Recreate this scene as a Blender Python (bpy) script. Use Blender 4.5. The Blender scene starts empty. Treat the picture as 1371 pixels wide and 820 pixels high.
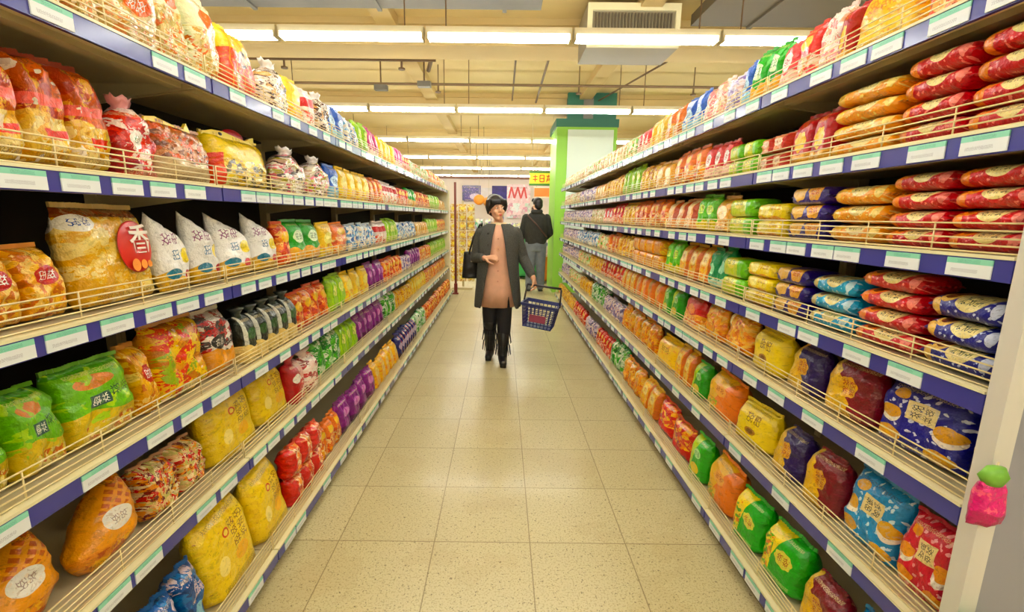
import bpy, bmesh, math, random
from mathutils import Vector, Matrix, noise as mnoise
rnd = random.Random(7)
PI = math.pi
SC = bpy.context.scene
COL = SC.collection

# ------------------------------------------------------------------ camera
W, H = 1371, 820
FPX = 622.0                      # focal length in pixels
HC = 1.45                        # eye height
TH = math.atan(120.0 / FPX)      # looking slightly down the aisle
CT, ST = math.cos(TH), math.sin(TH)
XV = 671.0
cd = bpy.data.cameras.new('aisle_camera')
cd.sensor_width = 36.0
cd.lens = FPX / W * 36.0
cd.shift_x = (W / 2 - XV) / W
cd.clip_start = 0.02
cam = bpy.data.objects.new('aisle_camera', cd)
COL.objects.link(cam)
cam.matrix_world = (Matrix.Translation((0, 0, HC)) @ Matrix.Rotation(PI / 2 - TH, 4, 'X')
                    @ Matrix.Rotation(math.radians(0.65), 4, 'Z'))
SC.camera = cam

# ------------------------------------------------------------------ light and exposure
wd = bpy.data.worlds.new('World')
SC.world = wd
wd.use_nodes = True
wd.node_tree.nodes['Background'].inputs[0].default_value = (1, .93, .8, 1)
wd.node_tree.nodes['Background'].inputs[1].default_value = 0.25
TUBE_POWER = 30.0
TUBE_COLOR = (.97, 1.0, .96)
SC.view_settings.view_transform = 'Standard'
SC.view_settings.look = 'None'
SC.view_settings.gamma = 1.0
SC.view_settings.use_curve_mapping = False
SC.view_settings.exposure = 0.3
SC.render.film_transparent = False
SC.cycles.max_bounces = 6
SC.cycles.use_denoising = True

# ------------------------------------------------------------------ helpers
def lin(c):
    out = []
    for x in c:
        x = x / 255.0
        out.append(x / 12.92 if x <= .04045 else ((x + .055) / 1.055) ** 2.4)
    return (out[0], out[1], out[2], 1)

def tag(o, label=None, cat=None, group=None, kind=None):
    if label: o['label'] = label
    if cat: o['category'] = cat
    if group: o['group'] = group
    if kind: o['kind'] = kind
    return o

def empty(name, loc, label, cat, group=None, rz=0):
    o = bpy.data.objects.new(name, None)
    COL.objects.link(o)
    o.empty_display_size = .05
    o.location = loc
    o.rotation_euler = (0, 0, rz)
    return tag(o, label, cat, group)

def link(name, me, mat=None, parent=None, loc=None):
    o = bpy.data.objects.new(name, me)
    COL.objects.link(o)
    if mat is not None and len(me.materials) == 0:
        me.materials.append(mat)
    if parent is not None:
        o.parent = parent
    if loc is not None:
        o.location = loc
    return o

class MB:
    """collects simple shapes into one mesh"""
    def __init__(s):
        s.v, s.f, s.mi = [], [], []
        s.m = 0
    def add(s, vs, fs):
        b = len(s.v)
        s.v += [tuple(p) for p in vs]
        for f in fs:
            s.f.append([b + i for i in f]); s.mi.append(s.m)
        return s
    def box(s, x0, x1, y0, y1, z0, z1):
        return s.add([(x0,y0,z0),(x1,y0,z0),(x1,y1,z0),(x0,y1,z0),(x0,y0,z1),(x1,y0,z1),(x1,y1,z1),(x0,y1,z1)],
                     [(0,3,2,1),(4,5,6,7),(0,1,5,4),(1,2,6,5),(2,3,7,6),(3,0,4,7)])
    def bar(s, a, b, r, n=6, r2=None):
        a, b = Vector(a), Vector(b)
        d = (b - a)
        if d.length < 1e-6: return s
        d.normalize()
        u = d.orthogonal().normalized(); w = d.cross(u)
        r2 = r if r2 is None else r2
        vs = []
        for p, rr in ((a, r), (b, r2)):
            for i in range(n):
                t = 2 * PI * i / n
                vs.append(p + u * (rr * math.cos(t)) + w * (rr * math.sin(t)))
        fs = [(i, (i+1) % n, n + (i+1) % n, n + i) for i in range(n)]
        fs += [tuple(range(n))[::-1], tuple(range(n, 2*n))]
        return s.add(vs, fs)
    def loft(s, rings, closed=True, cap=True):
        n = len(rings[0]); vs = [p for r in rings for p in r]; fs = []
        for j in range(len(rings) - 1):
            for i in range(n if closed else n - 1):
                k = (i + 1) % n
                fs.append((j*n+i, j*n+k, (j+1)*n+k, (j+1)*n+i))
        if cap and closed:
            fs.append(tuple(range(n))[::-1]); fs.append(tuple(range((len(rings)-1)*n, len(rings)*n)))
        return s.add(vs, fs)
    def ball(s, c, rx, ry, rz, nu=14, nv=10):
        rings = []
        for j in range(nv + 1):
            t = -PI/2 + PI * j / nv
            t = max(-PI/2 + .02, min(PI/2 - .02, t))
            rings.append([(c[0] + rx*math.cos(t)*math.cos(2*PI*i/nu), c[1] + ry*math.cos(t)*math.sin(2*PI*i/nu), c[2] + rz*math.sin(t)) for i in range(nu)])
        return s.loft(rings)
    def chain(s, pts, rad, n=12):
        """tube through points with round ends"""
        pts = [Vector(p) for p in pts]
        for i in range(len(pts) - 1):
            a, b = pts[i], pts[i+1]
            d = (b - a).normalized(); L = (b - a).length
            u = d.orthogonal().normalized(); w = d.cross(u)
            rings = []
            ra, rb = rad[i], rad[i+1]
            prof = [(-ra*.98, .2*ra), (-ra*.75, .66*ra), (-ra*.4, .92*ra), (0, ra), (L*.33, ra*.67+rb*.33), (L*.67, ra*.33+rb*.67), (L, rb), (L+rb*.4, .92*rb), (L+rb*.75, .66*rb), (L+rb*.98, .2*rb)]
            for t, r in prof:
                rings.append([a + d*t + u*(r*math.cos(2*PI*k/n)) + w*(r*math.sin(2*PI*k/n)) for k in range(n)])
            s.loft(rings)
        return s
    def mesh(s, name, mats=(), smooth=False):
        me = bpy.data.meshes.new(name)
        me.from_pydata(s.v, [], s.f)
        for m in mats: me.materials.append(m)
        if len(mats) > 1:
            me.polygons.foreach_set('material_index', s.mi)
        if smooth:
            me.polygons.foreach_set('use_smooth', [True] * len(me.polygons))
        bm = bmesh.new(); bm.from_mesh(me)
        bmesh.ops.recalc_face_normals(bm, faces=bm.faces); bm.to_mesh(me); bm.free()
        me.update()
        return me
    def build(s, name, mat, parent=None, smooth=False, loc=None):
        return link(name, s.mesh(name, (mat,) if not isinstance(mat, (list, tuple)) else mat, smooth), None, parent, loc)

def evaluated(o):
    """mesh with the object's modifiers applied; the object keeps the result"""
    dg = bpy.context.evaluated_depsgraph_get()
    me = bpy.data.meshes.new_from_object(o.evaluated_get(dg))
    o.modifiers.clear()
    o.data = me
    return me

def remesh(o, vox, smooth_it=4):
    m = o.modifiers.new('r', 'REMESH'); m.mode = 'VOXEL'; m.voxel_size = vox; m.use_smooth_shade = True
    if smooth_it:
        k = o.modifiers.new('s', 'SMOOTH'); k.factor = .5; k.iterations = smooth_it
    mats = list(o.data.materials)
    me = evaluated(o)
    if len(me.materials) == 0:
        for q in mats: me.materials.append(q)
    me.polygons.foreach_set('use_smooth', [True] * len(me.polygons))
    return o

# ------------------------------------------------------------------ materials
class NT:
    def __init__(s, name, rough=.5, coat=0.0, spec=.5, metal=0.0):
        s.mat = bpy.data.materials.new(name); s.mat.use_nodes = True
        s.t = s.mat.node_tree; s.n = s.t.nodes
        s.b = s.n['Principled BSDF']
        s.b.inputs['Roughness'].default_value = rough
        s.b.inputs['Coat Weight'].default_value = coat
        s.b.inputs['Coat Roughness'].default_value = .12
        s.b.inputs['Specular IOR Level'].default_value = spec
        s.b.inputs['Metallic'].default_value = metal
        s.c = None
    def L(s, a, b): s.t.links.new(a, b)
    def setin(s, sock, v):
        if hasattr(v, 'is_linked'): s.L(v, sock)
        else: sock.default_value = v
    def m(s, op, a, b=0.0, c=0.0):
        k = s.n.new('ShaderNodeMath'); k.operation = op
        for i, v in enumerate((a, b, c)): s.setin(k.inputs[i], v)
        return k.outputs[0]
    def xyz(s, x, y, z=0.0):
        k = s.n.new('ShaderNodeCombineXYZ')
        for i, v in enumerate((x, y, z)): s.setin(k.inputs[i], v)
        return k.outputs[0]
    def mix(s, f, a, b):
        k = s.n.new('ShaderNodeMix'); k.data_type = 'RGBA'
        s.setin(k.inputs[0], f); s.setin(k.inputs[6], a); s.setin(k.inputs[7], b)
        return k.outputs[2]
    def over(s, mask, color): s.c = s.mix(mask, s.c, color)
    def coords(s, kind='Generated'):
        k = s.n.new('ShaderNodeTexCoord'); return k.outputs[kind]
    def sep(s, v):
        k = s.n.new('ShaderNodeSeparateXYZ'); s.L(v, k.inputs[0]); return k.outputs
    def noise(s, vec, scale, detail=2.0, rough=.5):
        k = s.n.new('ShaderNodeTexNoise'); s.L(vec, k.inputs['Vector'])
        k.inputs['Scale'].default_value = scale; k.inputs['Detail'].default_value = detail; k.inputs['Roughness'].default_value = rough
        return k.outputs['Fac']
    def vor(s, vec, scale=1.0, feature='F1', dim='2D', rand=1.0):
        k = s.n.new('ShaderNodeTexVoronoi'); k.voronoi_dimensions = dim; k.feature = feature
        s.L(vec, k.inputs['Vector']); k.inputs['Scale'].default_value = scale; k.inputs['Randomness'].default_value = rand
        return k.outputs
    def ramp(s, fac, stops, interp='LINEAR'):
        k = s.n.new('ShaderNodeValToRGB'); k.color_ramp.interpolation = interp
        e = k.color_ramp.elements
        while len(e) < len(stops): e.new(.5)
        for i, (p, c) in enumerate(stops): e[i].position = p; e[i].color = c
        s.L(fac, k.inputs[0]); return k.outputs[0]
    def bump(s, h, strength=.3, dist=.01):
        k = s.n.new('ShaderNodeBump'); k.inputs['Strength'].default_value = strength; k.inputs['Distance'].default_value = dist
        s.L(h, k.inputs['Height']); s.L(k.outputs[0], s.b.inputs['Normal'])
    def bump2(s, h, strength=.3, dist=.01):
        s.bump(h, strength, dist)
        s.L(s.b.inputs['Normal'].links[0].from_socket, s.b.inputs['Coat Normal'])
    def done(s):
        if s.c is not None: s.setin(s.b.inputs['Base Color'], s.c)
        return s.mat

def plain(name, col, rough=.5, coat=0.0, metal=0.0, nscale=0, namp=.08, bump=0.0, spec=.5):
    t = NT(name, rough, coat, spec, metal)
    c = lin(col)
    if nscale:
        f = t.noise(t.coords('Object'), nscale, 3)
        t.c = t.ramp(f, [(.3, tuple(x * (1 - namp) for x in c[:3]) + (1,)), (.7, tuple(min(1, x * (1 + namp)) for x in c[:3]) + (1,))])
        if bump: t.bump(f, bump, .004)
    else:
        t.c = c
    return t.done()

def emissive(name, col, power):
    t = NT(name); t.c = (.9, .9, .9, 1)
    t.b.inputs['Emission Color'].default_value = tuple(col) + (1,)
    t.b.inputs['Emission Strength'].default_value = power
    return t.done()

def printed(name, base, ops=(), asp=1.0, wrap=0.0, rough=.28, coat=.35, wr=.55, wsc=22, fine=True):
    """printed film: u runs along the pack, v up its face; wrap = share of v that lies on the top face"""
    t = NT('film_' + name, rough, coat)
    g = t.sep(t.coords('Generated'))
    u = g[0]
    v = g[2] if not wrap else t.m('ADD', t.m('MULTIPLY', g[2], 1 - wrap), t.m('MULTIPLY', g[1], wrap))
    oi = t.n.new('ShaderNodeObjectInfo').outputs['Random']
    ro = t.m('MULTIPLY', oi, 37.0)
    ua = t.m('MULTIPLY', u, asp)
    P2 = t.xyz(t.m('ADD', ua, ro), v, 0.0)
    kv = (sum(ord(q) for q in name) % 53) * 1.7
    wn = t.noise(P2, 9.0, 3)
    wv = t.m('MULTIPLY', t.m('SUBTRACT', wn, .5), .16)
    PW = t.xyz(t.m('ADD', t.m('ADD', ua, ro), wv), t.m('ADD', v, wv), 0.0)
    t.c = lin(base)
    def rect(x0, x1, y0, y1):
        return t.m('MULTIPLY', t.m('COMPARE', u, (x0+x1)/2, (x1-x0)/2), t.m('COMPARE', v, (y0+y1)/2, (y1-y0)/2))
    def ell(cx, cy, rx, ry, sc=0, amp=.08):
        a = t.m('DIVIDE', t.m('SUBTRACT', u, cx), rx); b = t.m('DIVIDE', t.m('SUBTRACT', v, cy), ry)
        d = t.m('ADD', t.m('MULTIPLY', a, a), t.m('MULTIPLY', b, b))
        if sc:
            w = t.m('MULTIPLY', t.m('SINE', t.m('MULTIPLY', t.m('ARCTAN2', b, a), float(sc))), amp)
            return t.m('LESS_THAN', d, t.m('ADD', w, 1.0))
        return t.m('LESS_THAN', d, 1.0)
    for op in ops:
        k = op[0]; c = lin(op[-1]) if not isinstance(op[-1], list) else None
        if k == 'rect': t.over(rect(*op[1:5]), c)
        elif k == 'ell': t.over(ell(*op[1:5]), c)
        elif k == 'scal': t.over(ell(*op[1:7]), c)
        elif k == 'dots':
            d = t.vor(PW, op[1], rand=.8)['Distance']; t.over(t.m('LESS_THAN', d, op[2]), c)
        elif k == 'rings':
            d = t.vor(P2, op[1])['Distance']; t.over(t.m('COMPARE', d, op[2], op[3]), c)
        elif k == 'blot': t.over(t.m('GREATER_THAN', t.noise(P2, op[1], 3), op[2]), c)
        elif k == 'cells':
            cc = t.vor(PW, op[1]*1.35)['Color']; r = t.m('FRACT', t.m('ADD', t.sep(cc)[0], t.m('MULTIPLY', t.noise(P2, 26.0, 2), .45))); cs = op[-1]
            col = t.ramp(r, [(i / len(cs), lin(q)) for i, q in enumerate(cs)], 'CONSTANT')
            m = rect(*op[2:6]) if len(op) > 3 else 1.0
            t.over(m, col)
        elif k == 'marks':       # rows of brush-like characters: x0,x1,y0,y1,columns,rows,colour
            x0, x1, y0, y1, nx, ny = op[1:7]
            a = t.m('MULTIPLY', t.m('SUBTRACT', u, x0), nx / (x1 - x0)); b = t.m('MULTIPLY', t.m('SUBTRACT', v, y0), ny / (y1 - y0))
            e = t.vor(t.xyz(t.m('ADD', a, kv + x0 * 7), t.m('ADD', b, kv)), 3.3, 'DISTANCE_TO_EDGE')['Distance']
            st = t.m('LESS_THAN', e, .12)
            gp = t.m('MULTIPLY', t.m('COMPARE', t.m('FRACT', a), .5, .4), t.m('COMPARE', t.m('FRACT', b), .5, .4))
            t.over(t.m('MULTIPLY', t.m('MULTIPLY', st, gp), rect(x0, x1, y0, y1)), c)
        elif k == 'wave':        # everything below a wavy line
            y, amp, fr = op[1:4]
            w = t.m('MULTIPLY', t.m('SINE', t.m('MULTIPLY', u, fr)), amp)
            t.over(t.m('LESS_THAN', v, t.m('ADD', w, y)), c)
        elif k == 'left':        # everything left of a slanted/scalloped line
            x, slope, amp = op[1:4]
            e = t.m('ADD', t.m('MULTIPLY', t.m('SUBTRACT', v, .5), slope), t.m('MULTIPLY', t.m('SINE', t.m('MULTIPLY', v, 34.0)), amp))
            t.over(t.m('LESS_THAN', u, t.m('ADD', e, x)), c)
        elif k == 'stripe':
            t.over(t.m('LESS_THAN', t.m('FRACT', t.m('MULTIPLY', u, op[1])), op[2]), c)
        elif k == 'lattice':
            a = t.m('FRACT', t.m('MULTIPLY', t.m('ADD', u, v), op[1])); b = t.m('FRACT', t.m('MULTIPLY', t.m('SUBTRACT', u, v), op[1]))
            m = t.m('MULTIPLY', t.m('COMPARE', a, .5, .3), t.m('COMPARE', b, .5, .3))
            t.over(t.m('MULTIPLY', m, t.m('GREATER_THAN', v, op[2])), c)
    if fine:
        lum = sum(base) / 3
        ink = lin((90, 60, 40)) if lum > 120 else lin((236, 216, 170))
        for y0, y1, nx, ny in ((.03, .10, 11, 2), (.88, .93, 9, 1)):
            a = t.m('MULTIPLY', u, nx); b = t.m('MULTIPLY', t.m('SUBTRACT', v, y0), ny / (y1 - y0))
            e = t.vor(t.xyz(t.m('ADD', a, kv), b), 3.0, 'DISTANCE_TO_EDGE')['Distance']
            t.over(t.m('MULTIPLY', t.m('MULTIPLY', t.m('LESS_THAN', e, .14), rect(.14, .86, y0, y1)), .6), ink)
        f = t.noise(PW, 13.0, 5, .65)
        t.c = t.mix(t.m('MULTIPLY', t.m('GREATER_THAN', f, .58), .22), t.c, lin(tuple(min(255, q * .6 + 106) for q in base)))
        t.c = t.mix(t.m('MULTIPLY', t.m('LESS_THAN', f, .42), .32), t.c, lin(tuple(q * .62 for q in base)))
    hs = t.n.new('ShaderNodeHueSaturation')
    hs.inputs['Saturation'].default_value = 1.18
    t.L(t.m('ADD', t.m('MULTIPLY', oi, .2), .9), hs.inputs['Value'])
    t.setin(hs.inputs['Color'], t.c)
    t.c = hs.outputs[0]
    oc = t.n.new('ShaderNodeVectorMath'); oc.operation = 'ADD'
    t.L(t.coords('Object'), oc.inputs[0]); t.L(t.xyz(ro, ro, ro), oc.inputs[1])
    cr = t.vor(oc.outputs[0], wsc * 1.1, 'F1', '3D')['Distance']
    nn = t.noise(oc.outputs[0], wsc, 4, .62)
    t.bump2(t.m('ADD', nn, t.m('MULTIPLY', cr, .45)), wr, .022)
    return t.done()
# ------------------------------------------------------------------ the room
TILE = 0.432
def floor_mat():
    t = NT('vinyl_tile', .34, .12)
    p = t.coords('Object'); s3 = t.sep(p)
    fx = t.m('FRACT', t.m('DIVIDE', t.m('SUBTRACT', s3[0], .328 * TILE), TILE)); fy = t.m('FRACT', t.m('DIVIDE', t.m('SUBTRACT', s3[1], 1.863), TILE))
    seam = t.m('MAXIMUM', t.m('GREATER_THAN', t.m('ABSOLUTE', t.m('SUBTRACT', fx, .5)), .4945), t.m('GREATER_THAN', t.m('ABSOLUTE', t.m('SUBTRACT', fy, .5)), .4945))
    tid = t.n.new('ShaderNodeTexWhiteNoise'); tid.noise_dimensions = '2D'
    t.L(t.xyz(t.m('FLOOR', t.m('DIVIDE', t.m('SUBTRACT', s3[0], .328 * TILE), TILE)), t.m('FLOOR', t.m('DIVIDE', t.m('SUBTRACT', s3[1], 1.863), TILE))), tid.inputs['Vector'])
    t.c = t.mix(tid.outputs['Value'], lin((200, 186, 140)), lin((210, 197, 152)))
    t.over(t.m('MULTIPLY', t.m('GREATER_THAN', t.noise(p, 130, 2, .6), .56), .6), lin((170, 152, 102)))
    t.over(t.m('MULTIPLY', t.m('GREATER_THAN', t.noise(p, 75, 2, .7), .64), .85), lin((112, 96, 62)))
    t.over(t.m('MULTIPLY', t.m('GREATER_THAN', t.noise(p, 2.2, 4), .56), .18), lin((180, 156, 104)))
    t.over(t.m('MULTIPLY', seam, .75), lin((128, 106, 66)))
    t.bump(t.noise(p, 6, 3), .03, .02)
    return t.done()

def ceil_mat():
    t = NT('ceiling_paint', .8)
    p = t.coords('Object')
    t.c = t.ramp(t.noise(p, .8, 5), [(.3, lin((220, 196, 138))), (.7, lin((230, 208, 152)))])
    return t.done()
M_FLOOR, M_CEIL = floor_mat(), ceil_mat()
M_WALL = plain('wall_paint', (232, 222, 196), .8, nscale=1.5, namp=.03)
M_BEAM = plain('beam_paint', (208, 182, 124), .8, nscale=1.2, namp=.06)
M_GREY = plain('duct_grey', (120, 116, 108), .55, nscale=3, namp=.1)
M_RUST = plain('pipe_brown', (110, 84, 54), .6)
M_CREAM = plain('cream_enamel', (232, 222, 180), .4, .2, nscale=4, namp=.03)
M_STEEL = plain('shelf_enamel', (204, 190, 152), .45, .15, nscale=4, namp=.04)
M_BACK = plain('back_panel_recess_shade', (20, 18, 18), .7, nscale=5, namp=.1)  # near-black so the shade of the shelf recesses sits in the panel colour
M_WIRE = plain('cream_wire', (236, 216, 160), .35, .3)
M_RAIL = plain('blue_price_rail', (60, 60, 150), .25, .3)
M_POST = plain('pale_post', (214, 208, 200), .4, .2)
M_KICK = plain('kick_plate', (96, 88, 78), .5)

CZ = 3.7
def struct(name, mb, mat):
    o = mb.build(name, mat); o['kind'] = 'structure'; return o
struct('floor', MB().add([(-7, -3, 0), (7, -3, 0), (7, 24, 0), (-7, 24, 0)], [(0, 1, 2, 3)]), M_FLOOR)
struct('ceiling', MB().box(-7, 7, -3, 24, CZ, CZ + .1), M_CEIL)
struct('wall_back', MB().box(-7, 7, 24, 24.1, 0, CZ), M_WALL)
struct('wall_front', MB().box(-7, 7, -3.1, -3, 0, CZ), M_WALL)
struct('wall_left', MB().box(-7.1, -7, -3, 24, 0, CZ), M_WALL)
struct('wall_right', MB().box(7, 7.1, -3, 24, 0, CZ), M_WALL)
for k, y in enumerate((1.9, 5.95, 9.3, 13.0, 16.7)):
    m = MB().box(-7, 7, y, y + .5, 3.42, CZ).box(-7, 7, y - .06, y + .56, CZ - .07, CZ)
    struct('ceiling_beam' if k == 0 else 'ceiling_beam.%03d' % k, m, M_BEAM)
# shallow longitudinal ribs of the slab
for k, x in enumerate((-4.3, -1.45, 1.4, 4.25)):
    struct('ceiling_rib' if k == 0 else 'ceiling_rib.%03d' % k, MB().box(x, x + .22, -3, 24, 3.58, CZ), M_BEAM)

# column with the green paint and a white panel at the end of the right run
cg = plain('lime_paint', (150, 214, 70), .5); cdk = plain('dark_green_paint', (38, 106, 84), .5); cwh = plain('white_panel', (222, 238, 226), .4)
col = empty('column', (1.53, 9.0, 0), 'green painted column with a white panel behind the right-hand shelving', 'column')
col['label'] = 'square lime green column with white front panel beyond the biscuit shelves'
MB().box(-.54, .57, 0, 1.1, 0, 3.08).build('green_casing', cg, col)
MB().box(-.56, .59, -.02, 1.12, 3.08, 3.22).box(-.34, .56, .12, .28, 3.22, 3.7).build('dark_green_capital', cdk, col)
MB().box(-.05, .13, .1, .13, 3.22, 3.7).build('grey_strip', M_GREY, col)
MB().box(-.34, .5, -.03, -.001, .2, 3.03).build('white_panel', cwh, col)

# ------------------------------------------------------------------ lamps
M_TUBE = emissive('lit_tube', TUBE_COLOR, TUBE_POWER)
M_HOUS = plain('lamp_housing', (226, 214, 180), .5)
def lamp_meshes():
    a = MB().box(-.615, .615, -.05, .05, .035, .085)
    hous = a.mesh('housing', (M_HOUS,))
    t = MB()
    for y in (-.042, .042): t.bar((-.595, y, .008), (.595, y, .008), .017, 10)
    tube = t.mesh('tube', (M_TUBE,), True)
    e = MB().box(-.008, .008, -.06, .06, -.012, .035).mesh('end_holder', (M_HOUS,))
    h = MB().bar((0, 0, .085), (0, 0, CZ - 2.93), .006, 6).mesh('hanger_rod', (M_RUST,))
    return hous, tube, e, h
LM = lamp_meshes()
ORD = ['first', 'second', 'third', 'fourth', 'fifth', 'sixth', 'seventh', 'eighth', 'ninth', 'tenth', 'eleventh', 'twelfth',
       'thirteenth', 'fourteenth', 'fifteenth', 'sixteenth', 'seventeenth', 'eighteenth', 'nineteenth', 'twentieth']
def ordn(n): return ORD[n] if n < 20 else ('twenty-' + ORD[n - 20] if n < 29 else 'number %d' % (n + 1))
for r in range(-2, 7):
    y = 4.32 + 2.75 * r
    rowname = {-2: 'in the row far behind the camera', -1: 'in the row just overhead'}.get(r, 'in the %s row ahead' % (ordn(r)))
    for c in range(-3, 4):
        x = -.045 + 1.25 * c
        if r >= 3 and abs(c) > 2: continue
        o = empty('ceiling_lamp', (x, y, 2.93), 'lit white double tube ceiling lamp %s, %s along' % (rowname, ordn(c + 3)), 'ceiling light', 'rows of ceiling lamps')
        link('housing', LM[0], None, o); link('tube', LM[1], None, o); [link('end_holder', LM[2], None, o, (dx, 0, 0)) for dx in (-.605, .605)]
        link('hanger_rod', LM[3], None, o, (.45 * (1 if c % 2 else -1), 0, 0))

# air conditioner, duct, pipes
ac = empty('air_conditioner', (1.34, 5.3, 3.2), 'cream box air conditioner with slatted grille hung under the ceiling', 'air conditioner')
MB().box(-.48, .48, 0, .55, 0, .42).build('body', plain('unit_paint', (150, 138, 112), .5), ac)
g = MB()
for i in range(24): g.box(-.40 + i * .034, -.386 + i * .034, -.022, 0, .05, .33)
g.build('grille', plain('grille_dark', (92, 80, 60), .5), ac)
MB().box(-.48, .48, -.03, 0, .35, .42).box(-.48, .48, -.03, 0, 0, .04).box(-.48, -.43, -.03, 0, .04, .35).box(.43, .48, -.03, 0, .04, .35).build('front_frame', M_CREAM, ac)
for dx in (-.4, .4): MB().bar((dx, .3, .42), (dx, .3, CZ - 3.2), .01).build('hanger_rod', M_RUST, ac)
dk = MB().box(-4.5, .35, 4.48, 4.92, 3.40, 3.57)
for x in (-3.6, -2.4, -1.2, 0.0): dk.box(x - .02, x + .02, 4.46, 4.94, 3.38, 3.575)
tag(dk.build('air_duct', M_GREY), 'grey sheet metal air duct crossing above the lamps at top left', 'duct')
dk = MB().box(1.98, 5.5, 4.48, 5.42, 3.46, 3.57)
for x in (2.6, 3.9): dk.box(x - .02, x + .02, 4.46, 5.44, 3.44, 3.575)
tag(dk.build('air_duct', plain('duct_brown', (104, 92, 70), .6)), 'brownish sheet metal air duct under the ceiling at top right', 'duct')
def pipe(name, pts, r, label, heads=()):
    o = empty(name, pts[0], label, 'pipe')
    p0 = Vector(pts[0]); m = MB()
    for a, b in zip(pts, pts[1:]): m.bar(Vector(a) - p0, Vector(b) - p0, r, 8)
    m.build('pipe_run', M_RUST, o)
    if len(heads):
        q = MB()
        for hpt in heads:
            h = Vector(hpt) - p0; q.bar(h, h + Vector((0, 0, CZ - hpt[2])), .008, 6)
        q.build('pipe_hanger', M_RUST, o)
    for hpt in heads:
        h = Vector(hpt) - p0
        MB().bar(h, h - Vector((0, 0, .10)), .014, 8).bar(h - Vector((0, 0, .10)), h - Vector((0, 0, .12)), .045, 8).build('sprinkler_head', M_RUST, o)
    return o
pipe('sprinkler_pipe', [(-4.6, 6.62, 3.46), (-.9, 6.62, 3.46)], .02, 'thin brown sprinkler pipe running across the ceiling behind the first lamps', [(-1.35, 6.62, 3.46), (-2.9, 6.62, 3.46)])
pipe('sprinkler_pipe', [(-4.6, 7.6, 3.42), (4.6, 7.6, 3.42)], .02, 'long thin brown pipe crossing the ceiling before the second lamp row', [(-1.0, 7.6, 3.42), (1.15, 7.6, 3.42), (2.9, 7.6, 3.42)])
pipe('cable_conduit', [(.16, 6.6, 3.55), (.16, 9.1, 3.55)], .014, 'thin cable conduit running lengthwise along the middle of the ceiling')
pipe('cable_conduit', [(.6, 6.6, 3.53), (.6, 9.15, 3.53)], .018, 'thicker conduit along the ceiling between the vent and the middle')
pipe('cable_conduit', [(-.95, 6.7, 3.56), (-1.1, 7.3, 3.53)], .03, 'short slanting brown conduit on the ceiling left of the middle')
pipe('cable_conduit', [(2.3, 6.6, 3.56), (1.75, 9.1, 3.56)], .014, 'thin slanting conduit under the ceiling at the right of the vent')
for k, (x, y, lab) in enumerate(((-2.55, 3.8, 'small dark speaker box on the duct above the first lamp row'), (-1.1, 6.9, 'small dark box bracket between the first and second lamp rows'), (-1.75, 7.1, 'flat dark junction box above the left end of the second lamp row'))):
    o = empty('junction_box', (x, y, 3.2), lab, 'box')
    MB().box(-.09, .09, -.05, .05, 0, .07).build('box_body', M_GREY, o)
    MB().bar((0, 0, .07), (0, 0, CZ - 3.2), .012).build('hanger_rod', M_RUST, o)

# ------------------------------------------------------------------ shelving
XF = {-1: .98, 1: 1.02}           # price rail plane of the upper shelves
XB = {-1: .90, 1: .966}           # and of the base shelf
LIP = {-1: [1.858, 1.502, 1.1555, .807, .468, .063], 1: [1.871, 1.579, 1.318, 1.037, .774, .426, .052]}
LIP = {s: [z + .0105 * s for z in LIP[s]] for s in LIP}      # the camera's slight roll
TOPZ = {s: [z + .05 for z in LIP[s]] for s in LIP}
def front(s, k): return XB[s] if k == len(LIP[s]) - 1 else XF[s]
BACKX = {-1: 1.47, 1: 1.50}
BAYS = {-1: [-.69, .49, 1.67, 2.85, 4.03, 5.21, 6.39, 7.57, 8.6], 1: [.922, 1.96, 2.99, 4.02, 5.05, 6.08, 7.11, 8.3]}

def tag_mat():
    t = NT('price_paper', .4)
    g = t.sep(t.coords('Generated')); u, v = g[0], g[2]
    t.c = lin((232, 236, 240))
    t.over(t.m('GREATER_THAN', v, .70), lin((140, 214, 188)))
    e = t.vor(t.xyz(t.m('ADD', t.m('MULTIPLY', u, 16.0), t.m('MULTIPLY', t.n.new('ShaderNodeObjectInfo').outputs['Random'], 50.0)), t.m('MULTIPLY', v, 7.0)), 2.0, 'DISTANCE_TO_EDGE')['Distance']
    t.over(t.m('MULTIPLY', t.m('LESS_THAN', e, .1), t.m('MULTIPLY', t.m('COMPARE', v, .32, .1), t.m('COMPARE', u, .42, .3))), lin((170, 170, 180)))
    t.over(t.m('MULTIPLY', t.m('LESS_THAN', e, .1), t.m('MULTIPLY', t.m('COMPARE', v, .83, .1), t.m('COMPARE', u, .5, .25))), lin((96, 178, 150)))
    return t.done()
M_TAG = tag_mat()
TAGW = .10
ME_TAG = MB().box(-TAGW/2, TAGW/2, -.0035, -.0005, .003, .043).mesh('price_tag', (M_TAG,))

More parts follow.
